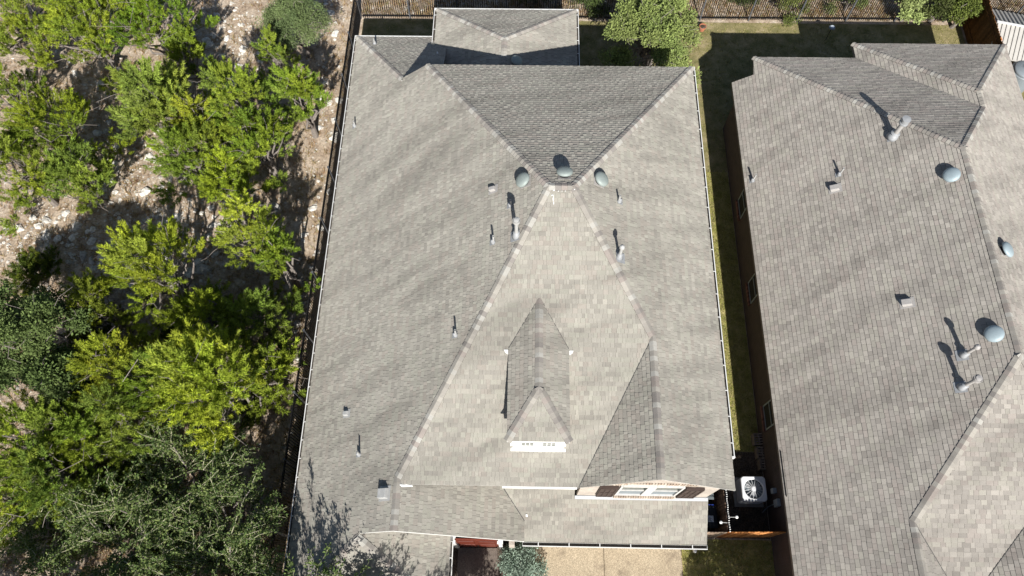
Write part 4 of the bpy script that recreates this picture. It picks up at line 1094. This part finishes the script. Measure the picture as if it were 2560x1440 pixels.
J = [  # pixel of crown, height, radius, style, tone, label
    (55, 60, 4.4, 2.1, 'juniper', .95, 'juniper at the rocky clearing end of the thicket, its grey twigs showing through'),
    (215, 75, 4.2, 2.0, 'juniper', .92, 'broad olive juniper between two others above the rocky clearing'),
    (380, 55, 4.4, 1.75, 'juniper', 1.0, 'bright juniper overhanging the pale rocky track beside the bushy oak'),
    (135, 330, 4.3, 1.75, 'juniper', 1.0, 'yellow-green juniper with bare grey boughs standing alone in the clearing'),
    (60, 440, 3.8, 1.55, 'juniper', .9, 'low juniper with dead grey branches at its foot, by the boulder field'),
    (200, 445, 3.4, 1.15, 'juniper', 1.0, 'small rounded juniper tucked against the larger one by the boulder field'),
    (405, 275, 4.5, 1.55, 'feather', 1.0, 'tall juniper beside the rocky track with upswept plumes'),
    (480, 390, 4.2, 1.5, 'juniper', 1.05, 'juniper whose crown leans over the pale stones of the track'),
    (605, 265, 4.8, 1.55, 'juniper', 1.08, 'tallest bright juniper in the middle of the thicket near the side fence'),
    (655, 375, 4.3, 1.55, 'juniper', 1.0, 'dense juniper crowding the one with tall plumes near the side fence'),
    (575, 470, 3.2, 1.0, 'juniper', .95, 'short juniper with a dark hollow behind it above the boulder field'),
    (752, 252, 4.2, .85, 'feather', 1.1, 'slim spiky bright cedar next to the iron fence'),
    (690, 150, 3.6, .75, 'juniper', .95, 'thin juniper with a bare silver trunk next to the bushy oak'),
    (628, 590, 4.6, 1.25, 'juniper', 1.12, 'juniper with bare pale branches on the boulder field side, sunlit top'),
    (700, 650, 4.2, .85, 'juniper', 1.05, 'narrow juniper reaching toward the iron fence beside the boulder field'),
    (395, 690, 5.6, 1.75, 'feather', 1.12, 'juniper with golden feathery tips rising beside the shaded boulders'),
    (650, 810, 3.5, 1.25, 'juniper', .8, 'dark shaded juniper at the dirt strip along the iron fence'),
    (310, 940, 5.0, 1.45, 'feather', 1.05, 'juniper with long curved leader beside the grey-leaved oak'),
    (420, 975, 4.6, 1.35, 'juniper', 1.05, 'juniper hemmed in between two taller bright ones above the thorny trees'),
    (555, 965, 5.4, 1.75, 'feather', 1.15, 'big bright green juniper above the thorny trees near the fence'),
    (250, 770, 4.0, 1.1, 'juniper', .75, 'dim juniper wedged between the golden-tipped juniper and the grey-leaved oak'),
    (520, 800, 4.2, 1.15, 'juniper', .9, 'juniper tucked behind the golden-tipped one above the big bright juniper'),
    (670, 930, 3.8, .95, 'feather', .95, 'slender juniper between the big bright one and the dirt strip by the fence'),
    (330, 1060, 4.2, 1.2, 'juniper', .95, 'juniper whose skirts meet the thorny tree below the big bright juniper'),
    (150, 1200, 4.2, 1.3, 'feather', 1.0, 'yellow-tipped juniper between the mottled juniper and the low thorny tree'),
    (500, 320, 4.0, 1.0, 'feather', .95, 'juniper filling the gap between the upswept and the tallest bright juniper'),
    (20, 230, 3.6, 1.1, 'juniper', .9, 'juniper with dead silver branches at the clearing edge'),
    (470, 140, 3.0, .7, 'juniper', .95, 'small juniper on the rocky track above the upswept one'),
    (70, 1120, 4.8, 1.75, 'feather', 1.05, 'yellowish juniper hiding the ground next to the thorny trees'),
    (210, 1090, 4.4, 1.15, 'juniper', .95, 'mottled juniper with dead twigs between the oak and the thorny trees'),
    (30, 1250, 4.0, 1.2, 'juniper', 1.05, 'low juniper spilling toward the pale bare patch of ground'),
]
for (u, v, h, r, st, tn, lab) in J:
    tree('juniper_tree', tp(u, v, h), h, r * (1.13 if u < 600 else 1.0), lab, st, GJ, tn, .72, bare=random.uniform(.3, .9))
OAK = [(.145, .185, .058), (.17, .21, .068), (.115, .155, .05), (.205, .24, .09)]
tree('oak_tree', tp(742, 62, 3.4), 3.4, 1.5, 'round grey-green bushy oak by the iron fence and rocky track', 'fine', None, .95, 1.3, OAK, low=.45)
tree('oak_tree', tp(75, 850, 5.8), 5.8, 2.1, 'large grey-leaved oak in the thicket beside the shaded boulders', 'oak', None, .95, 1.0, OAK, bare=1.)
tree('oak_tree', tp(170, 950, 4.4), 4.4, 1.2, 'pale grey-leaved young oak with silver boughs among the junipers', 'oak', None, 1.25, .9, OAK, bare=1.)
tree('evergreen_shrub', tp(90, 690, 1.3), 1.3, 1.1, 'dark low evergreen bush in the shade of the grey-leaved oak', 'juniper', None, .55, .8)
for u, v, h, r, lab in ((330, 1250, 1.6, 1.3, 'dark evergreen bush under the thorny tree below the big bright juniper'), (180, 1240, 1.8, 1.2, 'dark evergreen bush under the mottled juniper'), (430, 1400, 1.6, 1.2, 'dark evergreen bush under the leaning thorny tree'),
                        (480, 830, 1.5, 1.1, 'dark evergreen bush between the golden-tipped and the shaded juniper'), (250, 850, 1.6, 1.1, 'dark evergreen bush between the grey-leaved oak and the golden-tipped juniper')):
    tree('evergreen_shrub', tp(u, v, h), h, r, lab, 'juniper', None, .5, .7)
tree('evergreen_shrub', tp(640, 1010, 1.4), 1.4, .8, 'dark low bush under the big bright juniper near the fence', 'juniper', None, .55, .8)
GT = 'thorny trees of the thicket'
for u, v, h, r, ns, lf, lab in (
    (440, 1180, 3.8, 2.2, 150, 1.9, 'open thorny tree with pale shoots below the big bright juniper'),
    (560, 1290, 4.0, 1.7, 110, 1.7, 'open thorny tree between the dark low bush and the foot of the iron fence'),
    (290, 1360, 4.0, 2.1, 150, 1.9, 'open thorny tree next to the pale bare patch of ground'),
    (520, 1420, 4.6, 2.1, 150, 1.8, 'open thorny tree leaning over the foot of the iron fence'),
    (110, 1340, 3.2, 1.6, 100, 1.9, 'low thorny tree beside the spilling juniper')):
    shoot_tree('thorn_tree', tp(u, v, h, .8), h, r, lab, ns, GT, 1.0, lf)
shoot_tree('thorn_tree', (-5.7, -2.1), 6.6, 2.7, 'tall thorny tree whose twigs reach over the low front wing roof', 300, GT, 1.05, 2.8, shift=(-.2, .5))
for x, y, h, r, lab in ((-9.6, -1.6, 5.2, 1.9, 'dense thicket oak south of the thorny trees by the fence end'), (-12.6, -2.2, 5.4, 2.1, 'dense thicket oak south of the thorny trees, middle of its row'), (-15.8, -1.4, 5.0, 2.0, 'dense thicket oak south of the pale bare patch')):
    tree('oak_tree', (x, y), h, r, lab, 'oak', None, .9, .55, [(.105, .125, .045), (.13, .15, .055)])
tree('shade_tree', (-2.2, -3.6), 6.2, 2.2, 'leafy tree south of the front walk shading the door path', 'oak', None, 1.0, .6, OAK)
tree('shade_tree', (8.3, -4.0), 6.0, 2.2, 'leafy tree south of the front lawn shading the grass', 'oak', None, 1.0, .6, OAK)
LIVE = [(.19, .24, .06), (.145, .20, .048), (.235, .28, .08), (.27, .31, .095)]
tree('yard_tree', tp(1640, 72, 4.2, .75), 4.2, 2.4, 'leafy light green tree on the back lawn by the roof corner', 'oak', None, 1.0, .85, LIVE, low=.25, bare=.7, lobek=.66, rough=.5)
GB = 'bushes beyond the back fence'
for u, v, h, r, st, tn, pl, lab in (
    (2412, 22, 2.0, .6, 'oak', 1.0, [(.20, .23, .06), (.16, .20, .05)], 'yellow-green leafy bush hanging over the brown board fence'),
    (2352, 12, 1.8, .7, 'oak', .6, OAK, 'dark leafy bush beside the yellow-green one at the back fence'),
    (2280, 8, 1.9, .7, 'oak', 1.5, [(.25, .28, .12), (.20, .23, .09)], 'pale silvery bush on the back fence line'),
    (2130, -8, 1.4, .8, 'fine', .9, LIVE, 'mixed green bush beyond the back fence behind the garden light'),
    (1990, -12, 1.4, .9, 'fine', .9, LIVE, 'grassy green bush beyond the back fence above the lit lawn strip'),
    (1860, -18, 1.3, .9, 'fine', .8, OAK, 'dull green bush beyond the back fence near the terracotta pot'),
    (1480, -5, 1.6, .7, 'fine', .7, OAK, 'dark bush beyond the fence beside the light green yard tree'),
    (1340, -30, 1.6, .9, 'fine', .8, OAK, 'bush beyond the fence behind the patio roof')):
    tree('leafy_shrub', tp(u, v, h), h, r, lab, st, GB, tn, .7, pl, bare=.5)
tree('sage_shrub', tp(1297, 1405, .9), .95, .62, 'rounded blue-grey shrub between the front walk and the driveway', 'fine', None, 1.0, 2.2, [(.25, .31, .225), (.20, .26, .19), (.31, .37, .28)], bare=.2, low=.35)

# ------------------------------------------------------------------ stones and dry grass
def stone_mesh(seed):
    r = random.Random(seed); m = MB(); n = 8; rings = [(.55, 0.), (1., .22), (.85, .5), (.45, .68)]; vs = []
    ang = [2 * math.pi * (k + r.uniform(-.3, .3)) / n for k in range(n)]; rad = [r.uniform(.65, 1.15) for _ in range(n)]
    for s, z in rings: vs += [(s * rad[k] * math.cos(ang[k]) * r.uniform(.9, 1.1), s * rad[k] * math.sin(ang[k]) * .8, z * r.uniform(.8, 1.15)) for k in range(n)]
    fs = [tuple(range(n))[::-1], tuple(range(3 * n, 4 * n))]
    for i in range(3):
        for k in range(n): fs.append((i * n + k, i * n + (k + 1) % n, (i + 1) * n + (k + 1) % n, (i + 1) * n + k))
    g = r.uniform(.46, .68); m.add(vs, fs, (g, g * .96, g * .88)); return m
STONES = [stone_mesh(s) for s in range(9)]; SMESH = [s.mesh('rock', M['stone'], attr=True) for s in STONES]
def rocky(u, v):
    """how stony the open ground is, in picture coordinates turned into places"""
    d = 0.
    for cu, cv, su, sv, w in ((550, 60, 90, 90, 1.), (330, 430, 90, 130, 1.2), (330, 620, 200, 80, 1.5), (560, 610, 110, 70, 1.2), (230, 230, 70, 60, .8), (520, 210, 40, 60, 1.), (820, 150, 25, 200, .5), (790, 480, 25, 200, .5), (750, 800, 30, 150, .5), (130, 590, 150, 60, .6), (600, 130, 60, 60, .8), (950, 10, 200, 40, .5)):
        d += w * math.exp(-((u - cu) / su) ** 2 - ((v - cv) / sv) ** 2)
    return d
rnd = random.Random(5); big = 0
small = MB()
tries = 0
while big < 300 and tries < 60000:
    tries += 1; u, v = rnd.uniform(0, 870), rnd.uniform(-40, 900)
    if rnd.random() > rocky(u, v): continue
    p = at(u, v, 0)
    if p.x > -8.2: continue
    k = rnd.randrange(9); o = bpy.data.objects.new('rock', SMESH[k]); link(o, ground)
    s = .10 + .18 * rnd.random() ** 2.0 + (.16 if rnd.random() < .08 else 0)
    o.location = (p.x, p.y, -s * .18); o.rotation_euler = (rnd.gauss(0, .12), rnd.gauss(0, .12), rnd.uniform(0, 6.28)); o.scale = (s, s, s * .75); big += 1
cnt = 0; tries = 0
while cnt < 4200 and tries < 120000:
    tries += 1; u, v = rnd.uniform(0, 880), rnd.uniform(-60, 1300)
    if u > 860 and v > 60: continue
    if rnd.random() > rocky(u, v) + .16: continue
    p = at(u, v, 0)
    if p.x > -8.15 and p.y < FY: continue
    s = .02 + .075 * rnd.random() ** 2; sm = STONES[rnd.randrange(9)]; a = rnd.uniform(0, 6.28); c_, s_ = math.cos(a) * s, math.sin(a) * s; g = rnd.uniform(.36, .66)
    small.add([(p.x + x * c_ - y * s_, p.y + x * s_ + y * c_, z * s * .7 - s * .1) for x, y, z in sm.v[8:]], [tuple(i - 8 for i in f) for f in sm.f[1:] if min(f) >= 8], (g, g * .95, g * .85)); cnt += 1
for k in range(600):
    x, y = rnd.uniform(-8, 26), FY + .2 + abs(rnd.gauss(0, 1.6)); s = .02 + .07 * rnd.random() ** 2; sm = STONES[rnd.randrange(9)]; a = rnd.uniform(0, 6.28); c_, s_ = math.cos(a) * s, math.sin(a) * s; g = rnd.uniform(.36, .66)
    small.add([(x + X * c_ - Y * s_, y + X * s_ + Y * c_, z * s * .7 - s * .1) for X, Y, z in sm.v[8:]], [tuple(i - 8 for i in f) for f in sm.f[1:] if min(f) >= 8], (g, g * .95, g * .85))
tag(small.build('loose_stones', M['stone'], attr=True), 'small pale loose stones scattered over the dry ground', 'stones', kind='stuff')
def tufts(name, pts, hmin, hmax, blades, pal, label):
    n = len(pts) * blades; P = np.repeat(np.array(pts), blades, 0) + np.concatenate([RNG.normal(size=(n, 2)) * .045, np.zeros((n, 1))], 1)
    H = RNG.uniform(hmin, hmax, n)[:, None]; d = np.concatenate([RNG.normal(size=(n, 2)) * .75, np.ones((n, 1))], 1) * H
    s = np.cross(d, np.array([0, 0, 1.])) + RNG.normal(size=(n, 3)) * .01; s /= np.linalg.norm(s, axis=1, keepdims=True) + 1e-9; s *= .011
    V = np.stack([P - s, P + s, P + d], 1).reshape(-1, 3)
    C = np.repeat(np.array(pal)[RNG.integers(0, len(pal), n)] * RNG.uniform(.7, 1.3, (n, 1)), 3, 0)
    tag(link(bpy.data.objects.new(name, np_mesh(name, V, 3, M['leaf'], C))), label, 'grass', kind='stuff')
STRAW = [(.42, .31, .16), (.36, .25, .12), (.30, .19, .10), (.26, .24, .10), (.20, .11, .06)]
pts = []
while len(pts) < 7000:
    u, v = rnd.uniform(-40, 890), rnd.uniform(-80, 1440); p = at(u, v, 0)
    if p.x < -8.2 or p.y > FY + .1: pts.append((p.x, p.y, 0))
for _ in range(3500): pts.append((rnd.uniform(-8, 27), FY + .15 + abs(rnd.gauss(0, 1.7)), 0))
tufts('dry_grass', pts, .06, .22, 7, STRAW, 'dry straw coloured grass growing between the stones')
pts = [(rnd.uniform(-7.9, 21.0), rnd.uniform(18.8, 26.5), .012) for _ in range(5500)] + [(rnd.uniform(6.4, 8.95), rnd.uniform(5.7, 18), .014) for _ in range(3800)] + [(rnd.uniform(5.85, 9.2), rnd.uniform(.5, 2.5), .014) for _ in range(900)]
tufts('lawn_grass', pts, .025, .06, 9, [(.28, .26, .09), (.36, .31, .14), (.20, .22, .06), (.42, .35, .19), (.25, .26, .07)], 'short drying grass of the lawns around the houses')
